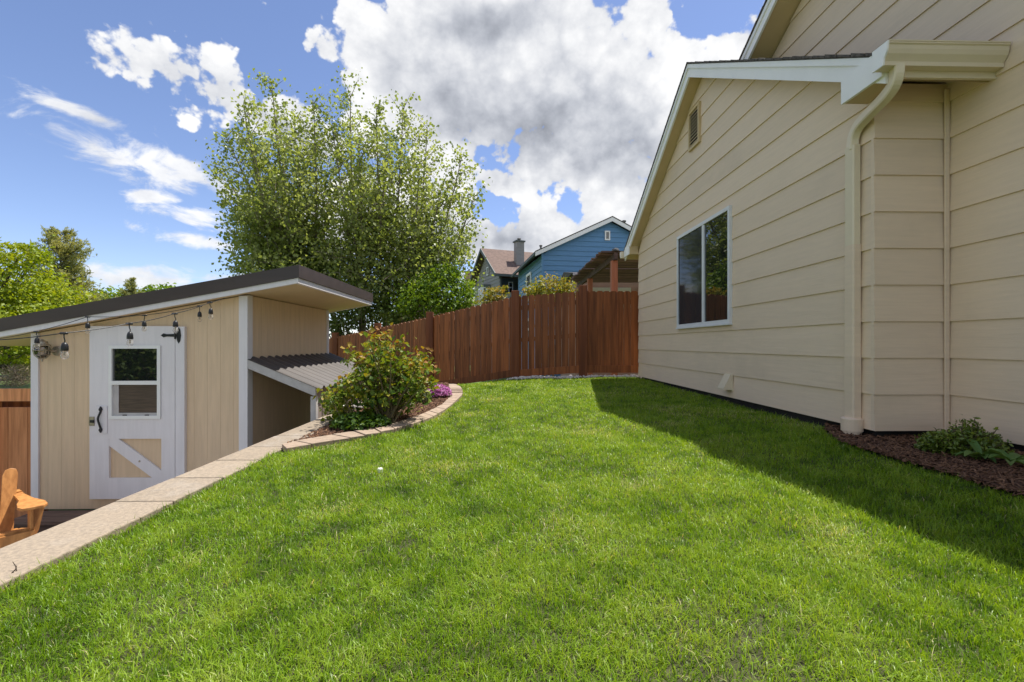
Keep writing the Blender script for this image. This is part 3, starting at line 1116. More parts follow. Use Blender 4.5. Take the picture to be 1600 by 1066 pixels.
# corner boards
MB().box((SXR - 0.075, SY0 - 0.022, SZ0 - 0.02), (SXR + 0.02, SY0 - 0.001, roof_b(SXR - 0.075) + 0.004)).build('corner_board', M['shedpaint'], shed)
MB().box((SXR + 0.0005, SY0, SZ0 - 0.02), (SXR + 0.02, SY0 + 0.085, roof_b(SXR))).build('corner_board', M['shedpaint'], shed)
MB().box((SXR + 0.0005, SY1 - 0.06, SZ0 - 0.02), (SXR + 0.02, SY1 + 0.01, roof_b(SXR))).build('corner_board', M['shedpaint'], shed)
MB().box((SXL - 0.02, SY0 - 0.022, SZ0 - 0.02), (SXL + 0.06, SY0 - 0.001, roof_b(SXL) + 0.003)).build('corner_board', M['shedpaint'], shed)
# roof: white trim, dark metal edge, membrane, soffit
RX0, RX1, RY0, RY1 = -6.0, -2.214, 5.02, 7.85


def roof_strip(h0, h1, y0, y1, name, mat, x0=RX0, x1=RX1, parent=None):
    poly = [(x0, y0, roof_b(x0) + h0), (x1, y0, roof_b(x1) + h0), (x1, y0, roof_b(x1) + h1), (x0, y0, roof_b(x0) + h1)]
    return MB().prism(poly, (0, y1 - y0, 0)).build(name, mat, parent or shed)


roof_strip(0.0, 0.056, RY0, RY0 + 0.03, 'fascia', M['shedpaint'])
roof_strip(0.0, 0.056, RY1 - 0.03, RY1, 'fascia', M['shedpaint'])
roof_strip(0.0, 0.055, RY0 + 0.0305, RY1 - 0.0305, 'fascia', M['shedpaint'], RX1 - 0.03, RX1)
roof_strip(0.012, 0.05, RY0 + 0.031, RY1 - 0.031, 'soffit', M['soffit'], RX0 + 0.01, RX1 - 0.031)
rf = roof_strip(0.0565, 0.19, RY0 - 0.004, RY1 + 0.004, 'roof', M['roofmem'], RX0 - 0.004, RX1 + 0.004)
roof_strip(0.0565, 0.196, RY0 - 0.016, RY0 - 0.0045, 'roof_edge', M['drip'], RX0 - 0.016, RX1 + 0.016, rf)
roof_strip(0.0565, 0.196, RY0 - 0.0044, RY1 + 0.016, 'roof_edge', M['drip'], RX1 + 0.0045, RX1 + 0.016, rf)
# door
DX0, DX1, DZ0, DZ1 = -4.54, -3.615, E - 1.71, E + 0.20
DY = SY0 - 0.001
dr = MB()
wx0, wx1, wz0, wz1 = -4.325, -3.765, E - 0.825, E - 0.014
px0, px1, pz0, pz1 = -4.33, -3.762, E - 1.48, E - 1.046
fy = DY - 0.038
dr.box((DX0, fy, DZ0), (px0, DY, DZ1))
dr.box((px1, fy, DZ0), (DX1, DY, DZ1))
dr.box((px0, fy, wz1), (px1, DY, DZ1))
dr.box((px0, fy, pz1), (px1, DY, wz0))
dr.box((px0, fy, DZ0), (px1, DY, pz0))
door = dr.build('door', M['shedpaint'], shed)
MB().box((px0, DY - 0.012, pz0), (px1, DY - 0.0005, pz1)).build('panel', M['shedwall'], door)
# diagonal brace
w = 0.10
MB().prism([(px0, fy + 0.002, pz1), (px0 + w, fy + 0.002, pz1), (px1, fy + 0.002, pz0 + w * 0.76), (px1, fy + 0.002, pz0), (px1 - w, fy + 0.002, pz0), (px0, fy + 0.002, pz1 - w * 0.76)], (0, 0.022, 0)).build('brace', M['shedpaint'], door)
MB().lathe((-4.0, fy + 0.003, E - 1.295), [(0.012, 0), (0.010, 0.006), (0.004, 0.008)], 10, (0, -1, 0)).build('bolt', M['zinc'], door)
# window in the door
wfm = MB()
o = 0.035
for a, b, c, d in ((wx0, wx0 + o, wz0, wz1), (wx1 - o, wx1, wz0, wz1), (wx0 + o, wx1 - o, wz0, wz0 + o), (wx0 + o, wx1 - o, wz1 - o, wz1), (wx0 + o, wx1 - o, E - 0.447, E - 0.405)):
    wfm.box((a, fy - 0.014, c), (b, DY - 0.002, d))
wn = wfm.build('window', M['pvc'], door)
MB().box((wx0 + o, fy + 0.008, E - 0.405), (wx1 - o, fy + 0.012, wz1 - o)).build('pane', M['glass'], wn)
lower = MB()
lower.box((wx0 + o, fy + 0.006, wz0 + o), (wx0 + o + 0.06, fy + 0.016, E - 0.447))
lower.box((wx0 + o + 0.06, fy + 0.006, wz0 + o), (wx1 - o, fy + 0.016, wz0 + o + 0.03))
lower.build('sash', M['greywood'], wn)
M['rattan'] = surf('brown_blind', (0.085, 0.055, 0.042), 0.35, 0.35, (6, 6, 120), 5, spec=0.6)
MB().box((wx0 + o + 0.06, fy + 0.012, wz0 + o + 0.03), (wx1 - o, fy + 0.017, E - 0.447)).build('pane', M['rattan'], wn)
for lx in (-4.16, -3.92):
    MB().box((lx - 0.02, fy - 0.004, wz0 + o - 0.002), (lx + 0.02, fy + 0.006, wz0 + o + 0.01)).build('latch', M['iron'], wn)
# handle
hx = -4.405
hp = MB().box((hx - 0.06, fy - 0.010, E - 0.985), (hx + 0.062, fy - 0.0005, E - 0.68)).build('handle_plate', M['shedpaint'], door, bevel=0.004)
hd = MB()
hd.tube(resample([(hx, fy - 0.014, E - 0.73), (hx - 0.004, fy - 0.026, E - 0.765), (hx - 0.014, fy - 0.036, E - 0.82), (hx + 0.002, fy - 0.034, E - 0.885), (hx, fy - 0.016, E - 0.93)], 14), 0.010, 8)
for zz, s in ((E - 0.715, 1), (E - 0.945, -1)):
    hd.lathe((hx, fy - 0.018, zz), [(0.004, -0.03 * 1), (0.016, -0.012), (0.018, 0.0), (0.012, 0.014), (0.005, 0.03)], 10, (0, 0, s))
hd.build('handle', M['iron'], door, smooth=True)
lt = MB().box((DX0 + 0.0, fy - 0.008, E - 0.90), (DX0 + 0.055, fy - 0.0006, E - 0.80))
lo_ = lt.build('latch', M['zinc'], door)
MB().box((DX0 + 0.02, fy - 0.024, E - 0.865), (DX0 + 0.062, fy - 0.0085, E - 0.835)).build('bolt', M['iron'], lo_, bevel=0.003)
MB().box((DX1 + 0.006, fy, DZ0), (DX1 + 0.105, DY, DZ1 - 0.004)).build('door_jamb', M['shedpaint'], shed)
# strap hinge
hz = E + 0.098
hg = MB()
hg.prism([(-3.60, fy - 0.006, hz - 0.017), (-3.70, fy - 0.006, hz - 0.013), (-3.735, fy - 0.006, hz - 0.022), (-3.765, fy - 0.006, hz), (-3.735, fy - 0.006, hz + 0.022), (-3.70, fy - 0.006, hz + 0.013), (-3.60, fy - 0.006, hz + 0.017)], (0, 0.0055, 0))
hg.lathe((-3.606, fy - 0.008, hz - 0.04), [(0.010, 0), (0.010, 0.08)], 8)
hg.prism([(-3.585, fy - 0.006, hz - 0.065), (-3.570, fy - 0.006, hz - 0.09), (-3.555, fy - 0.006, hz - 0.065), (-3.545, fy - 0.006, hz), (-3.555, fy - 0.006, hz + 0.065), (-3.570, fy - 0.006, hz + 0.09), (-3.585, fy - 0.006, hz + 0.065), (-3.595, fy - 0.006, hz)], (0, 0.0055, 0))
hg.build('hinge', M['iron'], shed)

# wall lantern on the shed
LX, LZ = -4.98, E - 0.075
lan = thing('wall_lantern', 'round caged bulkhead lantern fixed to the shed wall left of the door', 'lamp', (LX, SY0, LZ))
MB().lathe((LX + 0.06, SY0 - 0.0005, LZ + 0.0), [(0.055, 0), (0.055, 0.012), (0.045, 0.02), (0.02, 0.024)], 20, (0, -1, 0)).build('back_plate', M['zinc'], lan, smooth=False)
MB().tube(resample([(LX + 0.06, SY0 - 0.02, LZ), (LX + 0.03, SY0 - 0.08, LZ + 0.01), (LX - 0.0, SY0 - 0.11, LZ + 0.085)], 8), 0.012, 8).build('arm', M['zinc'], lan)
MB().lathe((LX, SY0 - 0.11, LZ - 0.075), [(0.012, 0), (0.035, 0.008), (0.058, 0.04), (0.066, 0.075), (0.062, 0.11), (0.05, 0.135)], 20).build('globe', M['globe'], lan, smooth=True)
MB().lathe((LX, SY0 - 0.11, LZ + 0.055), [(0.068, 0), (0.07, 0.012), (0.05, 0.025), (0.045, 0.05), (0.02, 0.062), (0.008, 0.075)], 18).build('cap', M['zinc'], lan)
cg = MB()
for k in range(6):
    a = k * math.pi / 3
    cg.tube([(LX + math.cos(a) * r_, SY0 - 0.11 + math.sin(a) * r_, LZ + h_) for r_, h_ in ((0.07, 0.06), (0.073, 0.0), (0.06, -0.045), (0.03, -0.08), (0.0, -0.088))], 0.0035, 5)
for r_, h_ in ((0.074, 0.01), (0.064, -0.04)):
    cg.tube([(LX + math.cos(q * math.pi / 10) * r_, SY0 - 0.11 + math.sin(q * math.pi / 10) * r_, LZ + h_) for q in range(21)], 0.0035, 5)
cg.lathe((LX, SY0 - 0.11, LZ - 0.115), [(0.004, 0), (0.009, 0.01), (0.006, 0.03)], 8)
cg.build('cage', M['zinc'], lan)

# doorstep
stp = thing('doorstep', 'low brown timber step along the foot of the shed front', 'step', (-4.3, 5.0, PATIO))
for i in range(2):
    MB().box((-5.15, 4.84 + i * 0.165, SZ0 - 0.05), (-2.9, 4.84 + i * 0.165 + 0.155, SZ0 - 0.012)).build('tread_board', M['step'], stp, bevel=0.003)
MB().box((-5.12, 4.90, PATIO - 0.02), (-2.92, 4.94, SZ0 - 0.051)).build('riser', M['step'], stp)

# ------------------------------------------------------------------ lean-to with corrugated roof on the shed's side
LT0, LT1 = 5.14, 7.5
lean = thing('lean_to', 'lean-to wood store with dark corrugated roof on the side of the shed', 'lean-to', (-2.45, 6.3, PATIO))


def lt_z(x):
    return E - 0.165 - 0.42 * (x - (SXR + 0.022))


V, Fq = [], []
prof = []
y = LT0
while y < LT1:
    prof += [(y, 0.0), (y + 0.075, 0.0), (y + 0.105, 0.026), (y + 0.145, 0.026), (y + 0.172, 0.0)]
    y += 0.178
cs = np.linspace(SXR + 0.022, -2.03, 6)
for a, b in prof:
    for x in cs:
        V.append((x, a, lt_z(x) + b))
nc = len(cs)
for i in range(len(prof) - 1):
    for k in range(nc - 1):
        Fq.append((i * nc + k, i * nc + k + 1, (i + 1) * nc + k + 1, (i + 1) * nc + k))
nb = len(V)
V += [(x, a, z - 0.004) for x, a, z in V]
Fq += [tuple(reversed([q + nb for q in f])) for f in Fq]
cor = np_mesh('corrugated_roof', V, faces4=Fq, mat=M['corr'], parent=lean)
raf = MB()
raf.prism([(SXR + 0.022, LT0 + 0.01, lt_z(SXR + 0.022) - 0.006), (-2.08, LT0 + 0.01, lt_z(-2.08) - 0.006), (-2.08, LT0 + 0.01, lt_z(-2.08) - 0.105), (SXR + 0.022, LT0 + 0.01, lt_z(SXR + 0.022) - 0.105)], (0, 0.035, 0))
raf.build('rafter', M['greywood'], lean)
for yy in (6.3, 7.42):
    MB().prism([(SXR + 0.022, yy, lt_z(SXR + 0.022) - 0.006), (-2.08, yy, lt_z(-2.08) - 0.006), (-2.08, yy, lt_z(-2.08) - 0.105), (SXR + 0.022, yy, lt_z(SXR + 0.022) - 0.105)], (0, 0.035, 0)).build('rafter', M['greywood'], lean)
MB().box((-2.135, LT0 + 0.012, PATIO), (-2.075, LT0 + 0.07, lt_z(-2.08) - 0.106)).build('leg', M['greywood'], lean)
MB().box((-2.135, 7.38, PATIO), (-2.075, 7.44, lt_z(-2.08) - 0.106)).build('leg', M['greywood'], lean)
y = LT0 + 0.10
while y < 7.3:
    MB().box((-2.12, y, PATIO + 0.02), (-2.098, y + 0.135, lt_z(-2.1) - 0.03)).build('slat', M['slat'], lean)
    y += 0.158

# ------------------------------------------------------------------ retaining wall with concrete caps
rw = thing('retaining_wall', 'low retaining wall with pale sandy concrete caps along the lawn edge', 'wall', ((CAPL + CAPR) / 2, 3, GROUND))
js = [-2.0, -1.3, -0.55, 0.2, 0.95, 1.55, 2.37, 2.78, 3.19, 3.60, 4.02, 4.45, 4.87, 5.29, 5.71, 6.13, 6.55, 6.97, 7.39, 7.81, 8.23, 8.65]
for a, b in zip(js[:-1], js[1:]):
    dz = random.uniform(-0.003, 0.003)
    MB().box((CAPL + random.uniform(-.004, .004), a + 0.003, CAPZ - 0.085 + dz), (CAPR + random.uniform(-.006, .006), b - 0.004, CAPZ + dz)).build('cap_stone', M['caps'], rw, bevel=0.006)
for k in range(7):
    z0 = GROUND + k * (CAPZ - 0.087 - GROUND) / 7
    z1 = GROUND + (k + 1) * (CAPZ - 0.087 - GROUND) / 7 - 0.004
    y = -2.0 + (0.2 if k % 2 else 0)
    while y < 8.6:
        MB().box((CAPL + 0.03 + random.uniform(0, .008), y, z0), (CAPR - 0.04, y + 0.41, z1)).build('wall_block', M['block'], rw)
        y += 0.415

# patio slabs
pat = bpy.data.objects.new('patio', None)
col.objects.link(pat)
pat.location = (-4.5, 4, GROUND)
tag(pat, kind='structure')
for i in range(12):
    for j in range(13):
        x, y = -7.0 + i * 0.415, 0.1 + j * 0.415
        if x > CAPL - 0.42:
            continue
        MB().box((x, y, GROUND - 0.02), (x + 0.405, y + 0.405, PATIO + random.uniform(-.002, .002))).build('paver', M['patio'], pat)

# edging pavers of the bed
edg = thing('paver_edging', 'curved single row of buff pavers edging the rose bed', 'edging', tuple(edge_o[30]))
cum = [0]
for i in range(len(edge_o) - 1):
    cum.append(cum[-1] + ((edge_o[i + 1] + edge_i[i + 1]) / 2 - (edge_o[i] + edge_i[i]) / 2).length)
tot = cum[-1]
npv = int(tot / 0.155)


def along(pts, s):
    k = int(np.clip(np.searchsorted(cum, s) - 1, 0, len(pts) - 2))
    f = (s - cum[k]) / max(cum[k + 1] - cum[k], 1e-6)
    return pts[k].lerp(pts[k + 1], min(max(f, 0), 1))


for i in range(npv):
    s0, s1 = tot * i / npv + 0.003, tot * (i + 1) / npv - 0.003
    dz = random.uniform(-0.004, 0.004)
    q = [along(edge_o, s0), along(edge_o, s1), along(edge_i, s1), along(edge_i, s0)]
    zt = sum(p.z for p in q) / 4 + 0.012 + dz
    MB().prism([(p.x, p.y, zt - 0.07) for p in q], (0, 0, 0.07)).build('paver', M['pavers'], edg, bevel=0.004)


# ------------------------------------------------------------------ fences
def board_shape(p, d, nrm, w, zb, zt, thick=0.016, ear=0.03):
    """dog-eared picket starting at p running w along d"""
    p, d, nrm = Vector(p), Vector(d), Vector(nrm)
    pts = [(0, zb), (w, zb), (w, zt - ear), (w - ear, zt), (ear, zt), (0, zt - ear)]
    return MB().prism([(p.x + d.x * a, p.y + d.y * a, z) for a, z in pts], nrm * thick)


fen = thing('privacy_fence', 'red brown dog-eared cedar privacy fence running along the back of the lawn', 'fence', (0.306, 9.9, E - 0.75))
FP = [((4.05, 9.56), 1.12, -0.60, 1.23), ((1.715, 9.56), 1.12, -0.60, 1.235), ((0.306, 9.9), 1.044, -0.71, 1.156), ((-1.717, 11.04), 0.665, -1.08, 0.774),
      ((-3.31, 12.32), 0.437, -1.31, 0.56), ((-4.9, 13.6), 0.209, -1.54, 0.34), ((-6.9, 15.2), -0.08, -1.8, 0.05)]
for i in range(len(FP) - 1):
    (a, ta, ba, _), (b, tb, bb, _) = FP[i], FP[i + 1]
    a, b = Vector((*a, 0)), Vector((*b, 0))
    d = (b - a).normalized()
    Ln = (b - a).length
    nr = Vector((-d.y, d.x, 0))
    if nr.y > 0:
        nr = -nr
    n = int(round(Ln / 0.147))
    stp_ = Ln / n
    for k in range(n):
        gp = 0.005 if i == 0 else 0.011
        s0 = k * stp_ + random.uniform(0.1, 1) * gp
        s1 = (k + 1) * stp_ - random.uniform(0.1, 0.7) * gp
        f = (s0 + s1) / 2 / Ln
        p = a + d * s0
        zt = E + ta + (tb - ta) * f + random.uniform(-0.005, 0.005)
        zb = E + ba + (bb - ba) * f + 0.13
        board_shape(p, d, nr, s1 - s0, zb, zt, 0.016).build('fence_board', M['fence'], fen)
    # rot board at the foot and rails behind
    for h0, h1, off, th in ((0.0, 0.155, 0.018, 0.03), (0.75, 0.84, -0.042, 0.04), (1.45, 1.54, -0.042, 0.04)):
        nm = 'kick_board' if off > 0 else 'rail'
        pa, pb = a + nr * off + d * 0.05, b + nr * off - d * 0.05
        za, zb_ = E + ba, E + bb
        poly = [(pa.x, pa.y, za + h0), (pb.x, pb.y, zb_ + h0), (pb.x, pb.y, zb_ + h1), (pa.x, pa.y, za + h1)]
        MB().prism(poly, nr * th).build(nm, M['fence'], fen)
for (a, ta, ba, tp) in FP:
    w_ = 0.082
    MB().box((a[0] - w_, a[1] - w_ - 0.03, GROUND), (a[0] + w_, a[1] + w_ - 0.03, E + tp)).build('post', M['fencepost'], fen, bevel=0.006)

# low orange cedar fence beside the shed
cf = thing('low_cedar_fence', 'low orange cedar fence with a flat top board left of the shed', 'fence', (-6.0, 5.36, PATIO))
MB().box((-5.80, 5.22, PATIO), (-5.69, 5.33, E - 0.545)).build('post', M['cedar'], cf, bevel=0.004)
MB().box((-8.2, 5.24, E - 0.64), (-5.81, 5.28, E - 0.50)).build('top_rail', M['cedar'], cf)
MB().box((-5.685, 5.24, E - 0.64), (-5.20, 5.28, E - 0.50)).build('top_rail', M['cedar'], cf)
MB().box((-8.2, 5.40, E - 0.78), (-5.2, 5.44, E - 0.66)).build('rail', M['fence'], cf)
x = -8.2
while x < -5.25:
    w_ = min(0.215, -5.21 - x)
    if True:
        MB().box((x + 0.003, 5.29 + random.uniform(0, .004), PATIO), (x + w_, 5.31, E - 0.715)).build('fence_board', M['cedar'], cf)
    x += 0.218
MB().box((-8.2, 5.335, PATIO), (-5.2, 5.35, E - 0.90)).build('back_panel', M['fence'], cf)


# ------------------------------------------------------------------ adirondack chair
def adirondack():
    ch = thing('adirondack_chair', 'honey stained wooden slatted armchair on the lower patio, cut by the left edge', 'chair', (-4.57, 4.04, PATIO), rz=R(52))
    m = M['chair']
    for sx in (-1, 1):
        x = sx * 0.29
        MB().prism([(x - 0.012, -0.36, 0.10), (x - 0.012, -0.36, 0.37), (x - 0.012, 0.10, 0.26), (x - 0.012, 0.52, 0.02), (x - 0.012, 0.44, 0.0), (x - 0.012, 0.36, 0.02), (x - 0.012, 0.05, 0.13)], (0.024, 0, 0)).build('side_rail', m, ch, local=True)
        MB().box((x + sx * 0.012 - 0.0 if sx > 0 else x - 0.036, -0.38, 0.0), (x + 0.036 if sx > 0 else x - 0.012, -0.26, 0.575)).build('front_leg', m, ch, local=True, bevel=0.004)
        # curved bracket under the arm
        MB().prism([(x + sx * 0.037, -0.325, 0.574), (x + sx * 0.115, -0.325, 0.574), (x + sx * 0.10, -0.325, 0.50), (x + sx * 0.075, -0.325, 0.36), (x + sx * 0.05, -0.325, 0.30), (x + sx * 0.037, -0.325, 0.30)], (0, 0.02, 0)).build('bracket', m, ch, local=True)
        arm = [(-0.06, -0.44), (0.07, -0.45), (0.10, -0.40), (0.10, -0.28), (0.05, -0.10), (0.02, 0.12), (0.01, 0.36), (-0.05, 0.36), (-0.05, 0.1), (-0.045, -0.12), (-0.07, -0.22), (-0.08, -0.36)]
        MB().prism([(x + sx * (a + 0.02), b, 0.576) for a, b in arm], (0, 0, 0.024)).build('arm', m, ch, local=True, bevel=0.004)
    for i in range(6):
        y = -0.37 + i * 0.085
        z = 0.372 - (i * 0.085) * 0.24
        MB().beam((-0.31, y + 0.037, z + 0.012), (0.31, y + 0.037, z + 0.012), 0.074, 0.02, (0, 0.24, 1)).build('seat_slat', m, ch, local=True)
    MB().box((-0.33, -0.402, 0.27), (0.33, -0.381, 0.385)).build('front_apron', m, ch, local=True)
    # fan of back slats, leaning back
    for i in range(5):
        u = (i - 2)
        x0, x1 = u * 0.098, u * 0.125
        hgt = 0.80 - 0.05 * u * u * 0.9
        wd = 0.052
        pts = []
        lean_ = 0.34

        def q(xc, t, off):
            return (xc + off, 0.02 + t * lean_, 0.22 + t)
        prof = [(-wd, 0), (wd, 0), (wd * 1.1, hgt - 0.06), (wd * 0.8, hgt - 0.015), (0, hgt), (-wd * 0.8, hgt - 0.015), (-wd * 1.1, hgt - 0.06)]
        for off, tt in prof:
            xc = x0 + (x1 - x0) * tt / hgt
            pts.append(q(xc, tt, off * 0.88))
        MB().prism(pts, (0, 0.02, -0.007)).build('back_slat', m, ch, local=True, bevel=0.004)
    MB().beam((-0.32, 0.22, 0.57), (0.32, 0.22, 0.57), 0.03, 0.08).build('back_rail', m, ch, local=True)
    MB().beam((-0.28, 0.08, 0.27), (0.28, 0.08, 0.27), 0.03, 0.06).build('back_rail', m, ch, local=True)


adirondack()


# ------------------------------------------------------------------ string lights
def string_lights():
    A = [(-160, 560, 3.9), (0, 529, 4.35), (57, 518, 4.55), (137, 495, 4.70), (226, 492.5, 4.75), (312, 478, 4.85), (350, 466, 4.97)]
    B = [(-260, 575, 2.3), (-60, 537, 2.7), (0, 531, 2.85), (100, 520.5, 3.0), (202, 505.5, 3.4), (273, 490, 4.0), (328, 472.5, 4.6), (350, 466, 4.97)]
    st_ = thing('string_lights', 'black cord of clear festoon bulbs strung in two runs under the shed eave', 'string lights', tuple(P(350, 466, 4.97)))
    for pts, hang in ((A, [(57, 518, 4.55), (137, 495, 4.70), (226, 492.5, 4.75), (312, 478, 4.85)]), (B, [(100, 520.5, 3.0), (202, 505.5, 3.4), (273, 490, 4.0), (328, 472.5, 4.6)])):
        w3 = [P(*p) for p in pts]
        # sag between hanging points
        line = []
        for i in range(len(w3) - 1):
            for k in range(8):
                f = k / 8
                p = w3[i].lerp(w3[i + 1], f)
                p.z -= 0.05 * (w3[i + 1] - w3[i]).length * 4 * f * (1 - f) * 0.35
                line.append(p)
        line.append(w3[-1])
        MB().tube(line, 0.0032, 6).build('cord', M['iron'], st_, smooth=True)
        for h in hang:
            p = P(*h)
            sk = MB()
            dx = random.uniform(-0.008, 0.012)
            sk.tube([p + Vector((-0.022, 0, -0.002)), p + Vector((0.022, 0, -0.002))], 0.008, 8)
            sk.tube([p + Vector((0, 0, -0.003)), p + Vector((dx * 0.2, 0, -0.03)), p + Vector((dx * 1.4, 0, -0.048)), p + Vector((dx, 0, -0.068))], 0.0035, 6)
            q = p + Vector((dx, 0, -0.118))
            sk.lathe(q, [(0.0195, 0), (0.0205, 0.012), (0.0195, 0.03), (0.016, 0.045), (0.008, 0.056)], 14)
            s_ = sk.build('socket', M['iron'], st_, smooth=True)
            bl = MB().lathe(q + Vector((0, 0, -0.052)), [(0.002, -0.003), (0.012, 0.0), (0.020, 0.012), (0.0215, 0.022), (0.0175, 0.038), (0.0135, 0.05)], 14)
            bl.build('bulb', M['bulb'], s_, smooth=True)
            MB().lathe(q + Vector((0, 0, -0.03)), [(0.004, 0), (0.005, 0.015), (0.003, 0.028)], 6).build('filament', M['zinc'], s_)


string_lights()


# ------------------------------------------------------------------ plants
def leaves(name, C, size, mat, parent=None, aspect=0.62, up=0.5, seed=0, tint=None, jitter=0.35, droop=0.0, dirs=None):
    """many small folded leaf blades at points C"""
    r = np.random.default_rng(seed)
    C = np.asarray(C, dtype=float)
    n = len(C)
    nr = r.normal(0, 1, (n, 3))
    nr /= np.linalg.norm(nr, axis=1)[:, None]
    nr[:, 2] = np.abs(nr[:, 2]) * (1 - up) + up
    nr /= np.linalg.norm(nr, axis=1)[:, None]
    if dirs is None:
        d = r.normal(0, 1, (n, 3))
        d[:, 2] -= droop
    else:
        d = np.asarray(dirs) + r.normal(0, 0.35, (n, 3))
    d -= nr * (d * nr).sum(1)[:, None]
    d /= np.linalg.norm(d, axis=1)[:, None] + 1e-9
    s = np.cross(nr, d)
    L = (size * r.uniform(1 - jitter, 1 + jitter, n))[:, None]
    W = L * aspect / 2
    fold = nr * (W * 0.35)
    V = np.stack([C - d * L * 0.5, C - d * L * 0.1 + s * W + fold, C + d * L * 0.5, C - d * L * 0.1 - s * W + fold], 1).reshape(-1, 3)
    a = np.arange(n)[:, None] * 4
    T = np.concatenate([a + np.array([[0, 1, 2]]), a + np.array([[0, 2, 3]])])
    t = r.random(n) if tint is None else np.clip(np.asarray(tint) + r.normal(0, 0.12, n), 0, 1)
    return np_mesh(name, V, tris=T, mat=mat, parent=parent, attrs={'tint': np.repeat(t, 4)})


M['aspen'] = leaf_mat('cottonwood_leaf', [(0.16, 0.215, 0.055), (0.23, 0.28, 0.075), (0.31, 0.35, 0.11), (0.42, 0.44, 0.22)], 0.48, 0.4, 0.4, (1.25, 1.25, 0.6))
M['maple'] = leaf_mat('bright_yellow_green_leaf', [(0.15, 0.22, 0.015), (0.26, 0.33, 0.02), (0.38, 0.41, 0.03)], 0.4, 0.5, 0.3, (1.3, 1.2, 0.35))
M['shrubleaf'] = leaf_mat('fresh_green_leaf', [(0.075, 0.145, 0.014), (0.14, 0.235, 0.022), (0.22, 0.31, 0.035)], 0.35, 0.5, 0.3)
M['oliveleaf'] = leaf_mat('olive_leaf', [(0.065, 0.11, 0.02), (0.11, 0.155, 0.035), (0.17, 0.19, 0.055)], 0.3, 0.5, 0.3)
M['pineleaf'] = leaf_mat('pine_needle', [(0.18, 0.21, 0.085), (0.28, 0.30, 0.12), (0.40, 0.38, 0.17)], 0.4, 0.6, 0.25)
M['roseleaf'] = leaf_mat('rose_leaf', [(0.045, 0.10, 0.016), (0.085, 0.155, 0.02), (0.17, 0.23, 0.025), (0.32, 0.27, 0.03), (0.33, 0.15, 0.04)], 0.33, 0.5, 0.25, (1.3, 1.2, 0.45))
M['yelshrub'] = leaf_mat('yellow_green_leaf', [(0.09, 0.12, 0.02), (0.19, 0.22, 0.03), (0.33, 0.29, 0.05), (0.36, 0.20, 0.05)], 0.35, 0.5, 0.3)
M['boxleaf'] = leaf_mat('dark_evergreen_leaf', [(0.055, 0.10, 0.012), (0.12, 0.18, 0.02), (0.25, 0.31, 0.04)], 0.2, 0.35, 0.5)
M['greyleaf'] = leaf_mat('grey_green_leaf', [(0.10, 0.13, 0.06), (0.17, 0.19, 0.10)], 0.25, 0.6, 0.3)
M['petal'] = leaf_mat('magenta_petal', [(0.45, 0.14, 0.36), (0.58, 0.24, 0.49), (0.68, 0.38, 0.60)], 0.25, 0.6, 0.2, (1.1, 0.8, 1.1))
M['mauve'] = leaf_mat('mauve_dry_stem', [(0.26, 0.19, 0.15), (0.36, 0.28, 0.22), (0.30, 0.26, 0.14)], 0.3, 0.7, 0.2, (1.1, 1.0, 0.9))
M['hosta'] = leaf_mat('soft_green_leaf', [(0.09, 0.18, 0.04), (0.14, 0.24, 0.06)], 0.25, 0.45, 0.4)


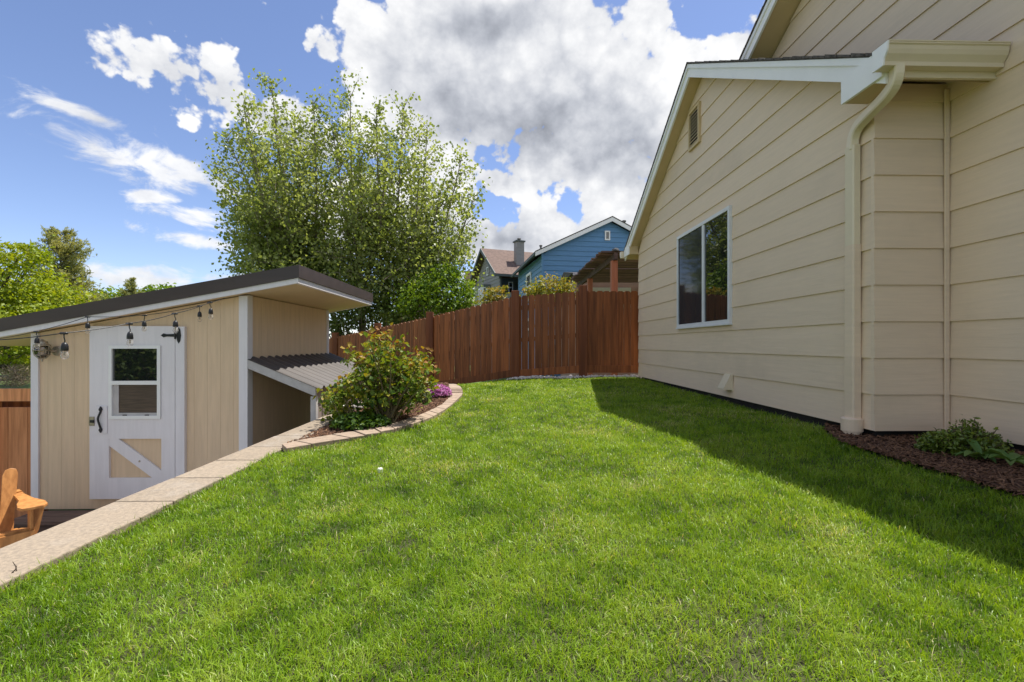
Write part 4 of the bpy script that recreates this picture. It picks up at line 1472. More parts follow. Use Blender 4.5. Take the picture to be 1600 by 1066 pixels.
def cottonwood():
    Z = 16.0
    base = P(560, 625, Z)
    base.z = GROUND
    t_ = thing('cottonwood_tree', 'tall multi-stemmed cottonwood with airy olive green leaves behind the fence and shed', 'tree', tuple(base))
    r = random.Random(5)
    tips = [(352, 212, -0.6), (380, 165, -1.2), (424, 128, 0.3), (460, 185, 1.2), (490, 160, -0.5), (547, 145, 0.6), (588, 165, -0.8), (630, 168, 0.4), (668, 200, 1.0),
            (722, 245, 0.2), (742, 305, -0.6), (722, 360, 0.9), (360, 318, 0.5), (374, 365, -0.8), (376, 418, 0.6), (520, 260, 1.6), (600, 290, -1.6), (450, 330, -1.7), (660, 330, 1.4), (690, 300, -1),
            (420, 250, 1), (560, 220, -1.5), (640, 260, 0), (500, 350, 0.5), (585, 380, 1.5), (690, 420, 0.2), (420, 420, 1.2), (540, 430, -1.6), (620, 440, -1.2), (400, 300, 1.5), (395, 230, -1.5), (440, 215, 1.4), (610, 225, 1.2), (655, 250, -1.2), (390, 340, -1), (640, 380, -1.6), (715, 390, 0.3), (348, 262, 0.2), (430, 300, -1.8), (520, 205, -0.2), (470, 260, -0.4), (560, 320, -1.8), (505, 300, 0.8), (535, 360, -1), (500, 410, 0.4), (590, 330, 0.6), (570, 450, 1)]
    wood = MB()
    Cs, Ts = [], []
    trunk = MB()
    # three main stems rising from the base
    stems = [(base + Vector((-0.5, 0, 0)), P(470, 420, Z)), (base, P(560, 400, Z - 0.3)), (base + Vector((0.6, 0.2, 0)), P(606, 400, Z + 0.2)), (base + Vector((0.3, -0.3, 0)), P(650, 440, Z - 0.4))]
    for a, b in stems:
        pts = resample([a, a.lerp(b, 0.5) + Vector((r.uniform(-.15, .15), r.uniform(-.2, .2), 0)), b], 8)
        trunk.tube(pts, [0.17 - 0.08 * i / 7 for i in range(8)], 8)
    for i, (px, py, dz) in enumerate(tips):
        tip = P(px, py, Z + dz * 0.9)
        # leave from the nearest stem
        st_ = min(stems, key=lambda s: abs((s[1] - tip).x))
        f0 = r.uniform(0.55, 1.0)
        a = st_[0].lerp(st_[1], f0)
        L = (tip - a).length
        m1 = a.lerp(tip, 0.45) + Vector(((tip.x - a.x) * 0.12 + r.uniform(-.25, .25), r.uniform(-.3, .3), -0.03 * L))
        ld = resample([a, m1, tip], 14)
        (wood if i else wood).tube(ld, [0.055 * (1 - k / 13) ** 0.8 + 0.008 for k in range(14)], 6)
        nb = int(L / 0.17)
        for b in range(nb):
            f = 0.16 + 0.84 * (b + r.random()) / nb
            k = min(int(f * 13), 12)
            p = ld[k].lerp(ld[k + 1], f * 13 - k) if f < 1 else ld[13]
            axis = (ld[min(k + 1, 13)] - ld[k]).normalized()
            ang = r.uniform(0, 6.283)
            ort = axis.orthogonal().normalized()
            ort = Matrix.Rotation(ang, 3, axis) @ ort
            dr = (axis * r.uniform(0.3, 0.75) + ort * r.uniform(0.6, 1.0) + Vector((0, 0, 0.12))).normalized()
            bl = (0.50 + 1.25 * (1 - f)) * r.uniform(0.55, 1.35)
            q1 = p + dr * bl * 0.55
            q2 = p + dr * bl + Vector((0, 0, r.uniform(-0.12, 0.12)))
            wood.tube([p, q1, q2], [0.013, 0.008, 0.003], 4, cap=False)
            nl = int(25 * bl / 0.7) + 6
            clump = r.random()
            for _ in range(nl):
                u = r.uniform(0.15, 1.08)
                c = p.lerp(q1, u / 0.55) if u < 0.55 else q1.lerp(q2, (u - 0.55) / 0.45)
                sp = 0.11 + 0.07 * bl
                Cs.append((c.x + r.gauss(0, sp), c.y + r.gauss(0, sp), c.z + r.gauss(0, sp)))
                Ts.append(0.25 + 0.5 * clump)
    # looser twigs that round the crown out between the leaders
    for cx, cy, rx, ry, nk in ((430, 290, 62, 105, 95), (520, 310, 80, 110, 120), (615, 320, 75, 105, 110), (690, 360, 42, 80, 60), (400, 385, 40, 55, 40), (560, 430, 130, 45, 110)):
        for _ in range(nk):
            a_, q_ = r.uniform(0, 6.283), math.sqrt(r.random())
            p = P(cx + rx * q_ * math.cos(a_), cy + ry * q_ * math.sin(a_), Z + r.uniform(-2.2, 2.2))
            dr = Vector((r.gauss(0, 1), r.gauss(0, 1), r.gauss(0.6, 0.7))).normalized()
            tw_l = r.uniform(0.4, 0.9)
            q2 = p + dr * tw_l
            wood.tube([p - dr * 0.3, p, q2], [0.008, 0.006, 0.003], 4, cap=False)
            clump = r.random()
            for _k in range(20):
                c = p.lerp(q2, r.uniform(-0.1, 1.05))
                Cs.append((c.x + r.gauss(0, .12), c.y + r.gauss(0, .12), c.z + r.gauss(0, .12)))
                Ts.append(0.3 + 0.5 * clump)
    trunk.build('trunk', M['bark'], t_, smooth=True)
    wood.build('branches', M['bark'], t_)
    leaves('crown', Cs, 0.108, M['aspen'], t_, aspect=0.85, up=0.05, seed=21, tint=Ts, droop=0.4)
    return len(Cs)


print('cottonwood leaves', cottonwood())


def tree(name, label, base, lobes, n, size, mat, bark, seed, trunk_r=0.15, cat='tree', group=None, aspect=0.7, up=0.3, stems=1, shell=0.55, clump=14, spread=0.28, trunk_top=None):
    """broadleaf tree or shrub: lobes = [(centre, (rx,ry,rz))]; leaves sit in clumps through each lobe"""
    r = np.random.default_rng(seed)
    rr = random.Random(seed)
    t_ = thing(name, label, cat, tuple(base), group)
    base = Vector(base)
    vol = np.array([a[1][0] * a[1][1] * a[1][2] for a in lobes]) ** 0.67
    vol = vol / vol.sum()
    C, T = [], []
    wood = MB()
    for (c, rad), v in zip(lobes, vol):
        c = Vector(c)
        ncl = max(4, int(n * v / clump))
        d = r.normal(0, 1, (ncl, 3))
        d /= np.linalg.norm(d, axis=1)[:, None]
        rad3 = np.array(rad)
        cr = (shell + (1 - shell) * r.random(ncl)) ** 0.9 * r.uniform(0.75, 1.08, ncl)
        cc = np.array(c) + d * rad3 * cr[:, None]
        for k in range(ncl):
            sp = spread * min(rad)
            pts = cc[k] + r.normal(0, sp, (clump, 3)) * np.array([1, 1, 0.65])
            C.append(pts)
            T.append(np.full(clump, 0.15 + 0.7 * r.random()))
        # limbs towards the lobe
        for k in range(min(7, ncl)):
            e = Vector(cc[k])
            s0 = base.lerp(c, 0.35 + 0.3 * rr.random())
            m = s0.lerp(e, 0.5) + Vector((0, 0, -0.08 * (e - s0).length))
            wood.tube(resample([s0, m, e], 5), [trunk_r * 0.32, trunk_r * 0.25, trunk_r * 0.18, trunk_r * 0.12, trunk_r * 0.05], 5, cap=False)
        for s in range(stems if stems > 1 else 1):
            off = Vector((rr.uniform(-1, 1), rr.uniform(-1, 1), 0)) * (trunk_r * 1.2 if stems > 1 else 0)
            wood.tube(resample([base + off, base.lerp(c, 0.4) + off * 1.5, c], 6), [trunk_r * q for q in (1, 0.85, 0.7, 0.55, 0.4, 0.25)], 7, cap=False)
    wood.build('trunk' if cat == 'tree' else 'stems', bark, t_, smooth=True)
    leaves('crown' if cat == 'tree' else 'foliage', np.concatenate(C), size, mat, t_, aspect=aspect, up=up, seed=seed + 1, tint=np.concatenate(T))
    return t_


def lobe(px, py, Z, wpx, hpx, depth=None):
    """ellipsoid covering wpx x hpx photograph pixels (radii) at distance Z"""
    k = Z / F
    return (P(px, py, Z), (wpx * k, (depth or (wpx + hpx) / 2 * k), hpx * k))


def gb(px, Z, z=None):
    p = P(px, 538, Z)
    p.z = GROUND - 0.05 if z is None else z
    return p


# undergrowth under and beside the cottonwood
tree('bushy_tree', 'bright green bushy sapling between the cottonwood and the grey house', gb(690, 14.2),
     [lobe(690, 455, 14.2, 52, 34), lobe(655, 475, 14, 45, 35), lobe(720, 470, 14.6, 28, 24), lobe(700, 430, 14.4, 26, 20)], 5200, 0.10, M['shrubleaf'], M['bark'], 31, 0.08)
tree('dense_shrub', 'dense green shrub filling the gap between shed and fence under the cottonwood', gb(580, 14.8),
     [lobe(560, 480, 14.8, 60, 40), lobe(610, 470, 15, 50, 45), lobe(540, 510, 14.6, 35, 25), lobe(630, 500, 13.9, 40, 22), lobe(500, 440, 15.5, 60, 40), lobe(440, 430, 15.8, 50, 35)], 8500, 0.11, M['oliveleaf'], M['bark'], 33, 0.08, cat='shrub', stems=3)
tree('leaning_sapling', 'slender yellow green sapling leaning over the fence beside the grey house', gb(775, 12.0),
     [lobe(775, 462, 12.0, 22, 11), lobe(757, 470, 12.1, 16, 9), lobe(785, 452, 12.0, 10, 7)], 800, 0.085, M['yelshrub'], M['bark'], 35, 0.03, cat='shrub', aspect=0.45)
tree('flowering_shrub', 'rounded yellow green shrub with orange tips above the fence before the blue house', gb(858, 12.2),
     [lobe(858, 455, 12.2, 36, 26), lobe(840, 462, 12.0, 26, 15), lobe(876, 452, 12.3, 22, 20)], 2600, 0.085, M['yelshrub'], M['bark'], 37, 0.05, cat='shrub', aspect=0.5)
# far left trees
tree('maple_tree', 'bright yellow green broadleaf tree at the far left beyond the shed roof', gb(-75, 23),
     [lobe(10, 440, 23, 75, 55), lobe(80, 470, 23, 55, 42), lobe(-60, 450, 23.5, 70, 60), lobe(30, 400, 23, 45, 24), lobe(60, 500, 22, 70, 30), lobe(-20, 500, 22.5, 70, 45), lobe(120, 490, 24, 40, 20), lobe(20, 555, 21.5, 50, 16)],
     15000, 0.17, M['maple'], M['darkbark'], 41, 0.16, clump=16, spread=0.22)


def pine(name, label, px, Z, top_y, half_px, seed, n_whorl=16, group=None, low=600):
    r = random.Random(seed)
    base = gb(px, Z)
    top = P(px, top_y, Z)
    t_ = thing(name, label, 'tree', tuple(base), group)
    H = top.z - base.z
    tr = MB().tube([base, base.lerp(top, 0.5), top], [0.16 * H / 8, 0.10 * H / 8, 0.015], 8)
    tr.build('trunk', M['darkbark'], t_, smooth=True)
    wood = MB()
    C, Dr, T = [], [], []
    hw = half_px / F * Z
    for i in range(n_whorl):
        f = 0.12 + 0.88 * (i / (n_whorl - 1))
        z = base.z + H * f
        L = hw * (1.05 - f) ** 0.62 * r.uniform(0.75, 1.15) if f > 0.25 else hw * r.uniform(0.5, 0.95)
        L = max(L, 0.25)
        for k in range(7 if f < 0.9 else 4):
            a = r.uniform(0, 6.283)
            d = Vector((math.cos(a), math.sin(a), 0.15 + 0.5 * f))
            l2 = L * r.uniform(0.6, 1.1)
            p0 = Vector((base.x + (top.x - base.x) * f, base.y + (top.y - base.y) * f, z))
            p2 = p0 + d * l2
            p2.z += 0.12 * l2
            wood.tube([p0, p0.lerp(p2, 0.5) - Vector((0, 0, 0.05 * l2)), p2], [0.035, 0.022, 0.008], 4, cap=False)
            cl = r.random()
            for _ in range(int(30 * l2 / 1.0) + 12):
                u = r.uniform(0.25, 1.05)
                c = p0.lerp(p2, u) + Vector((r.gauss(0, .14), r.gauss(0, .14), r.gauss(0.04, .12))) * (0.5 + l2 * 0.35)
                nd = (d + Vector((r.gauss(0, .5), r.gauss(0, .5), 0.5 + r.gauss(0, .4)))).normalized()
                for _k in range(4):
                    C.append(c + Vector((r.gauss(0, .03), r.gauss(0, .03), r.gauss(0, .03))))
                    Dr.append(nd + Vector((r.gauss(0, .45), r.gauss(0, .45), r.gauss(0, .45))))
                    T.append(0.2 + 0.6 * cl)
    wood.build('branches', M['darkbark'], t_)
    leaves('crown', C, 0.26, M['pineleaf'], t_, aspect=0.16, up=0.0, seed=seed, tint=T, dirs=np.array([tuple(v) for v in Dr]))


pine('pine_tree', 'grey green pine with a bare leader rising behind the bright maple', 95, 31, 368, 92, 51, 26)
pine('pine_tree', 'small dark conifer tip just above the middle of the shed roof', 205, 46, 438, 30, 52, 26)
pine('pine_tree', 'low dark pine seen under the shed eave left of the white corner board', 34, 27, 540, 60, 53, 9)
for px, w, h, y, s in ((165, 38, 12, 462, 61), (235, 30, 10, 459, 62), (275, 30, 9, 456, 63), (130, 40, 20, 470, 64)):
    lab = {61: 'low green tree on the skyline just right of the maple', 62: 'low green tree on the skyline right of the small conifer tip',
           63: 'rightmost low tree top on the skyline over the shed roof', 64: 'low dull green tree on the skyline at the foot of the pine'}[s]
    tree('distant_tree', lab, gb(px, 55), [lobe(px, y + 10, 55, w, h + 10), lobe(px + w * 0.5, y + 14, 56, w * 0.6, h + 6), lobe(px - w * 0.5, y + 15, 54, w * 0.6, h + 4)], 1500, 0.42, M['shrubleaf'] if s != 64 else M['oliveleaf'], M['darkbark'], s, 0.2, group='trees along the skyline')

# shrub and rail fence far beyond the patio on the left
tuft = thing('ornamental_grass', 'rounded mauve tuft of dry ornamental grass beyond the low cedar fence', 'plant', tuple(gb(27, 21)))
r = np.random.default_rng(71)
n = 900
c0 = np.array(P(27, 590, 24))
a = r.uniform(0, 6.283, n)
el = r.uniform(0.25, 1.5, n)
dirs = np.stack([np.cos(a) * np.cos(el), np.sin(a) * np.cos(el), np.sin(el)], 1)
Ls = r.uniform(0.2, 0.85, n)[:, None]
C = np.array(gb(27, 21)) + dirs * Ls * np.array([1.15, 1.0, 1.25]) + np.array([0.0, 0, 0.12])
leaves('blades', C, 0.30, M['mauve'], tuft, aspect=0.07, up=0.0, seed=72, dirs=dirs)
rail = thing('rail_fence', 'dark three-rail field fence far off under the shed eave', 'fence', tuple(gb(0, 29)))
for px in (-60, -18, 24, 66):
    p = gb(px, 29)
    MB().box((p.x - 0.07, p.y - 0.07, GROUND - 0.1), (p.x + 0.07, p.y + 0.07, GROUND + 1.35)).build('post', M['slat'], rail)
for h in (0.35, 0.75, 1.15):
    a_, b_ = gb(-70, 29), gb(76, 29)
    a_.z = b_.z = GROUND + h
    MB().beam(a_, b_, 0.05, 0.12).build('rail', M['slat'], rail)
shd = thing('distant_outbuilding', 'small pale low outbuilding far beyond the rail fence at the left edge', 'building', tuple(gb(5, 48)))
p = gb(2, 48)
MB().box((p.x - 3, p.y, GROUND), (p.x + 1.6, p.y + 3, E - 1.0)).build('wall', M['cream'], shd)
MB().prism([(p.x - 3.3, p.y - 0.3, E - 1.0), (p.x + 1.9, p.y - 0.3, E - 1.0), (p.x + 1.9, p.y + 1.5, E - 0.1), (p.x - 3.3, p.y + 1.5, E - 0.1)], (0, 0, 0.12)).build('roof', M['brownroof'], shd)
MB().box((p.x - 1.2, p.y - 0.03, GROUND + 0.9), (p.x - 0.4, p.y - 0.001, GROUND + 1.7)).build('window', M['glass'], shd)


# rose bush
def rose():
    base = on_lawn(602, 662)
    base.z += 0.0
    t_ = thing('rose_bush', 'large leafy rose bush with bronze and yellow young tips in the mulch bed', 'bush', tuple(base))
    r = random.Random(81)
    k = 711 / 4.55
    canes = MB()
    C, Tn, Dr = [], [], []
    zc = 4.62
    tips = [(600, 520), (575, 530), (620, 535), (548, 545), (640, 560), (665, 552), (675, 575), (640, 600), (600, 570), (570, 575), (545, 590), (525, 610), (520, 640),
            (540, 640), (560, 650), (655, 610), (675, 600), (610, 550), (590, 545), (585, 600), (620, 590), (560, 610), (600, 620), (640, 630), (530, 655), (560, 560), (650, 580), (660, 565), (590, 525), (605, 640),
            (545, 620), (515, 625), (575, 640), (630, 575), (615, 610), (668, 588), (555, 580), (580, 615), (535, 600), (645, 615)]
    tips = tips + [(x + r.uniform(-14, 14), y + r.uniform(-8, 12)) for x, y in tips]
    for px, py in tips:
        tip = P(px, py, zc + r.uniform(-0.38, 0.38))
        b0 = base + Vector((r.uniform(-0.09, 0.09), r.uniform(-0.09, 0.09), 0))
        if px < 545:
            b0 += Vector((-0.28, 0, 0))
        m = b0.lerp(tip, 0.5) + Vector((r.uniform(-.06, .06), r.uniform(-.06, .06), 0.06))
        ln = resample([b0, m, tip], 9)
        canes.tube(ln, [0.008 - 0.0007 * i for i in range(9)], 5, cap=False)
        for j in range(46):
            f = r.uniform(0.42, 1.04) ** 0.8
            q = min(f, 0.999) * 8
            i0 = min(int(q), 7)
            c = ln[i0].lerp(ln[i0 + 1], q - i0)
            s = 0.05 + 0.02 * (1 - f)
            c = c + Vector((r.gauss(0, s), r.gauss(0, s), r.gauss(0, s * 0.8)))
            C.append(tuple(c))
            hi = max(0.0, min(1.0, (c.z - base.z) / 0.95))
            tp = max(0, f - 0.82) * 3.6
            Tn.append(0.22 + 0.34 * r.random() + tp * (0.30 + 0.75 * hi) * r.uniform(0.3, 1.1))
    canes.build('canes', M['stem'], t_)
    leaves('foliage', C, 0.056, M['roseleaf'], t_, aspect=0.66, up=0.35, seed=82, tint=np.clip(Tn, 0, 1), droop=0.5)


rose()


def mound(name, label, cat, px, py, wpx, hpx, n, size, mat, seed, aspect=0.4, up=0.3):
    base = on_lawn(px, py)
    t_ = thing(name, label, cat, tuple(base))
    Z = base.y
    r = np.random.default_rng(seed)
    k = Z / F
    a = r.uniform(0, 6.283, n)
    q = np.sqrt(r.random(n))
    x, y = np.cos(a) * q * wpx * k, np.sin(a) * q * wpx * k * 0.8
    h = hpx * k * np.sqrt(np.maximum(0, 1 - q * q)) * r.uniform(0.35, 1.05, n)
    C = np.stack([base.x + x, base.y + y, base.z + h + 0.015], 1)
    st_ = MB()
    for i in range(0, n, max(1, n // 60)):
        st_.tube([tuple(base + Vector((C[i, 0] - base.x, C[i, 1] - base.y, 0)) * 0.4), tuple(C[i])], [0.004, 0.002], 4, cap=False)
    st_.build('stems', M['stem'], t_)
    return t_, C


t_, C = mound('pink_phlox', 'low mound of bright magenta pink flowers at the far end of the bed', 'flowers', 681, 622, 25, 17, 1500, 0.03, None, 91)
r = np.random.default_rng(92)
k = r.random(len(C)) < 0.72
leaves('petals', C[k] + np.array([0, 0, 0.02]), 0.034, M['petal'], t_, aspect=0.9, up=0.55, seed=93)
leaves('foliage', C[~k], 0.04, M['greyleaf'], t_, aspect=0.3, up=0.3, seed=94)
t_, C = mound('lavender_clump', 'grey green clump of fine foliage between the rose bush and pink flowers', 'plant', 658, 630, 16, 24, 900, 0.05, None, 95)
leaves('foliage', C, 0.07, M['greyleaf'], t_, aspect=0.14, up=0.0, seed=96, dirs=np.tile([0, 0, 1.2], (len(C), 1)))
t_, C = mound('ground_cover_plant', 'low dark green leafy plant at the foot of the rose bush', 'plant', 565, 668, 45, 20, 900, 0.05, None, 97)
leaves('foliage', C, 0.05, M['roseleaf'], t_, aspect=0.6, up=0.5, seed=98, tint=np.full(len(C), 0.12))

# evergreen shrub in the right bed
base = on_lawn(1505, 708)
t_ = thing('evergreen_shrub', 'low dark green evergreen shrub in the mulch against the cream house', 'shrub', tuple(base))
r = random.Random(101)
C, Tn, Dr = [], [], []
tw = MB()
k = base.y / F
for i in range(190):
    a = r.uniform(0, 6.283)
    q = math.sqrt(r.random())
    ex, ey = math.cos(a) * q * 60 * k, math.sin(a) * q * 40 * k
    bump = 1.0 + 0.22 * math.sin(ex * 20)
    ez = (47 * k) * math.sqrt(max(0.05, 1 - q * q * 0.85)) * r.uniform(0.55, 1.08) * bump
    tip = base + Vector((ex, ey, ez))
    tw.tube([base + Vector((ex * 0.25, ey * 0.25, 0)), base + Vector((ex * 0.75, ey * 0.75, ez * 0.55)), tip], [0.005, 0.004, 0.002], 4, cap=False)
    for j in range(15):
        f = r.uniform(0.0, 0.07)
        C.append((tip.x + r.gauss(0, .016), tip.y + r.gauss(0, .016), tip.z - f + r.gauss(0, .012)))
        aa = r.uniform(0, 6.283)
        Dr.append((math.cos(aa), math.sin(aa), 0.7))
        Tn.append(0.25 + 0.5 * (1 - f / 0.07) * r.random() + 0.1)
tw.build('stems', M['stem'], t_)
leaves('foliage', C, 0.030, M['boxleaf'], t_, aspect=0.42, up=0.2, seed=102, tint=Tn, dirs=np.array(Dr))


def broad_plant(label, px, py, specs, seed):
    base = on_lawn(px, py)
    t_ = thing('broadleaf_plant', label, 'plant', tuple(base), 'broad-leaved plants in the shaded bed')
    r = random.Random(seed)
    for (az, el, L, W) in specs:
        d = Vector((math.cos(az), math.sin(az), 0))
        s = Vector((-d.y, d.x, 0))
        V, Fq = [], []
        nseg = 7
        for i in range(nseg + 1):
            f = i / nseg
            e = el - 1.0 * f * f
            p = base + Vector((0, 0, 0.03)) + d * (L * f * math.cos(el * 0.6)) + Vector((0, 0, L * (math.sin(el) * f - 0.42 * f * f)))
            w_ = W * (math.sin(math.pi * min(1, f * 0.92 + 0.06)) ** 0.8) * (1.0 if f < 0.95 else 0.2) * r.uniform(0.9, 1.08)
            V += [p - s * w_ + Vector((0, 0, 0.02 * w_ / W)), p, p + s * w_ + Vector((0, 0, 0.02 * w_ / W))]
        for i in range(nseg):
            b = i * 3
            Fq += [(b, b + 1, b + 4, b + 3), (b + 1, b + 2, b + 5, b + 4)]
        np_mesh('leaf', [tuple(v) for v in V], faces4=Fq, mat=M['hosta'], parent=t_, attrs={'tint': [r.random()] * len(V)}, smooth=True)


broad_plant('low plant of broad soft green leaves with one leaf standing upright', 1532, 722, [(3.3, 0.5, 0.13, 0.026), (2.6, 0.35, 0.12, 0.024), (1.3, 1.15, 0.16, 0.026), (-0.7, 0.4, 0.12, 0.024), (-1.7, 0.3, 0.10, 0.022), (0.4, 0.5, 0.11, 0.022), (4.1, 0.5, 0.10, 0.024), (5.2, 0.9, 0.11, 0.02)], 5)
broad_plant('low plant of broad soft green leaves running off the right edge', 1578, 730, [(3.0, 0.6, 0.12, 0.026), (0.3, 0.55, 0.15, 0.028), (-0.4, 0.4, 0.14, 0.026), (-1.6, 0.3, 0.12, 0.026), (1.6, 0.8, 0.13, 0.026), (-2.4, 0.4, 0.11, 0.024), (2.2, 1.0, 0.12, 0.022)], 6)


# pale rocks behind the rose bush and by the fence
def rocks():
    pts = [(610, 630, 0.07), (640, 634, 0.06), (560, 640, 0.075), (585, 632, 0.06), (534, 640, 0.06)]
    labs = ['pale rock behind the middle of the rose bush', 'pale rock at the right foot of the rose bush', 'pale rock behind the left of the rose bush',
            'pale rock half hidden by the rose canes', 'pale rock between the rose bush and the wall cap']
    for i, ((px, py, rr), lb) in enumerate(zip(pts, labs)):
        p = on_lawn(px, py)
        tag(MB().rock((p.x, p.y, p.z + rr * 0.3), rr, i + 3, 0.7, 2).build('rock', M['rock'], smooth=True), lb, 'rock', 'pale rocks in the rose bed')


rocks()
gm = MB()
r = random.Random(131)
cnt = 0
while cnt < 750:
    x, y = r.uniform(0.0, 2.95), r.uniform(9.0, 9.95)
    if inside(GRAVEL, np.array([x]), np.array([y]))[0]:
        gm.rock((x, y, float(gz(x, y)) + r.uniform(0.005, 0.035)), r.uniform(0.012, 0.03), r.randint(0, 9999), 0.75, 1)
        cnt += 1
tag(gm.build('gravel', M['rock']), 'strip of pale gravel along the foot of the fence and house corner', 'gravel', kind='stuff')
p = on_lawn(594, 731)
tag(MB().lathe((p.x, p.y, p.z - 0.03), [(0.017, 0), (0.017, 0.022), (0.014, 0.028), (0.005, 0.03)], 14).build('sprinkler_head', M['pvc']), 'small white sprinkler cap poking out of the lawn', 'sprinkler')
# a few dry twigs lying at the wall cap
for i, (px, py) in enumerate(((18, 896), (26, 893))):
    p = on_lawn(px, py)
    q = p + Vector((0.008 * (1 - 4 * i), 0.01, 0.022 + 0.008 * i))
    tag(MB().tube([p, p.lerp(q, 0.5) + Vector((0.004, 0, 0)), q], [0.0022, 0.0018, 0.001], 5).build('twig', M['darkbark']), ['thin dry twig leaning left at the near wall cap', 'thin dry twig standing upright at the near wall cap'][i], 'twig')


# ------------------------------------------------------------------ neighbouring houses
def lap_face(parent, mat, p0, p1, zfun_lo, top_poly_fn, exposure, nout):
    """horizontal lap boards on a vertical face from p0 to p1 (2-d points); top_poly_fn(z)->(s0,s1) fraction limits"""
    p0, p1 = Vector((*p0, 0)), Vector((*p1, 0))
    L = (p1 - p0).length
    d = (p1 - p0) / L
    nn = Vector((*nout, 0))
    z = zfun_lo
    while True:
        a0, b0 = top_poly_fn(z)
        a1, b1 = top_poly_fn(z + exposure)
        if b0 - a0 < 0.01:
            break
        if b1 < a1:
            a1 = b1 = (a1 + b1) / 2
        pts = []
        for off, lst in ((0.035, ((a0, z), (b0, z))), (0.006, ((b1, z + exposure), (a1, z + exposure)))):
            for f, zz in lst:
                q = p0 + d * (f * L) + nn * off
                pts.append((q.x, q.y, zz))
        back = []
        for f, zz in ((a0, z), (b0, z), (b1, z + exposure), (a1, z + exposure)):
            q = p0 + d * (f * L) - nn * 0.05
            back.append((q.x, q.y, zz))
        fs = [(0, 1, 2, 3), (7, 6, 5, 4), (0, 4, 5, 1), (1, 5, 6, 2), (2, 6, 7, 3), (3, 7, 4, 0)]
        c = (Vector(pts[1]) - Vector(pts[0])).cross(Vector(pts[3]) - Vector(pts[0]))
        if c.dot(nn) < 0:
            fs = [tuple(reversed(f)) for f in fs]
        MB().add(pts + back, fs).build('siding_board', mat, parent)
        z += exposure
        if z > 40:
            break


def framed_window(parent, c, u, n, w, h, matf, matg, depth=0.06, bar=False):
    """window centred at c on a wall with horizontal direction u and outward normal n"""
    c, u, n = Vector(c), Vector(u).normalized(), Vector(n).normalized()
    t = max(0.06, w * 0.10)
    fr = MB()

    def bx(a0, a1, z0, z1, d0, d1, mb):
        q = [c + u * a + Vector((0, 0, z)) + n * d0 for a, z in ((a0, z0), (a1, z0), (a1, z1), (a0, z1))]
        mb.prism(q, n * (d1 - d0))
    bx(-w / 2, -w / 2 + t, -h / 2, h / 2, 0, depth, fr)
    bx(w / 2 - t, w / 2, -h / 2, h / 2, 0, depth, fr)
    bx(-w / 2 + t, w / 2 - t, h / 2 - t, h / 2, 0, depth, fr)
    bx(-w / 2 + t, w / 2 - t, -h / 2, -h / 2 + t, 0, depth, fr)
    if bar:
        bx(-w / 2 + t, w / 2 - t, -t / 2, t / 2, 0, depth * 0.9, fr)
    f = fr.build('window', matf, parent)
    g_ = MB()
    bx(-w / 2 + t, w / 2 - t, -h / 2 + t, h / 2 - t, 0.0, depth * 0.6, g_)
    g_.build('pane', matg, f)
    return f


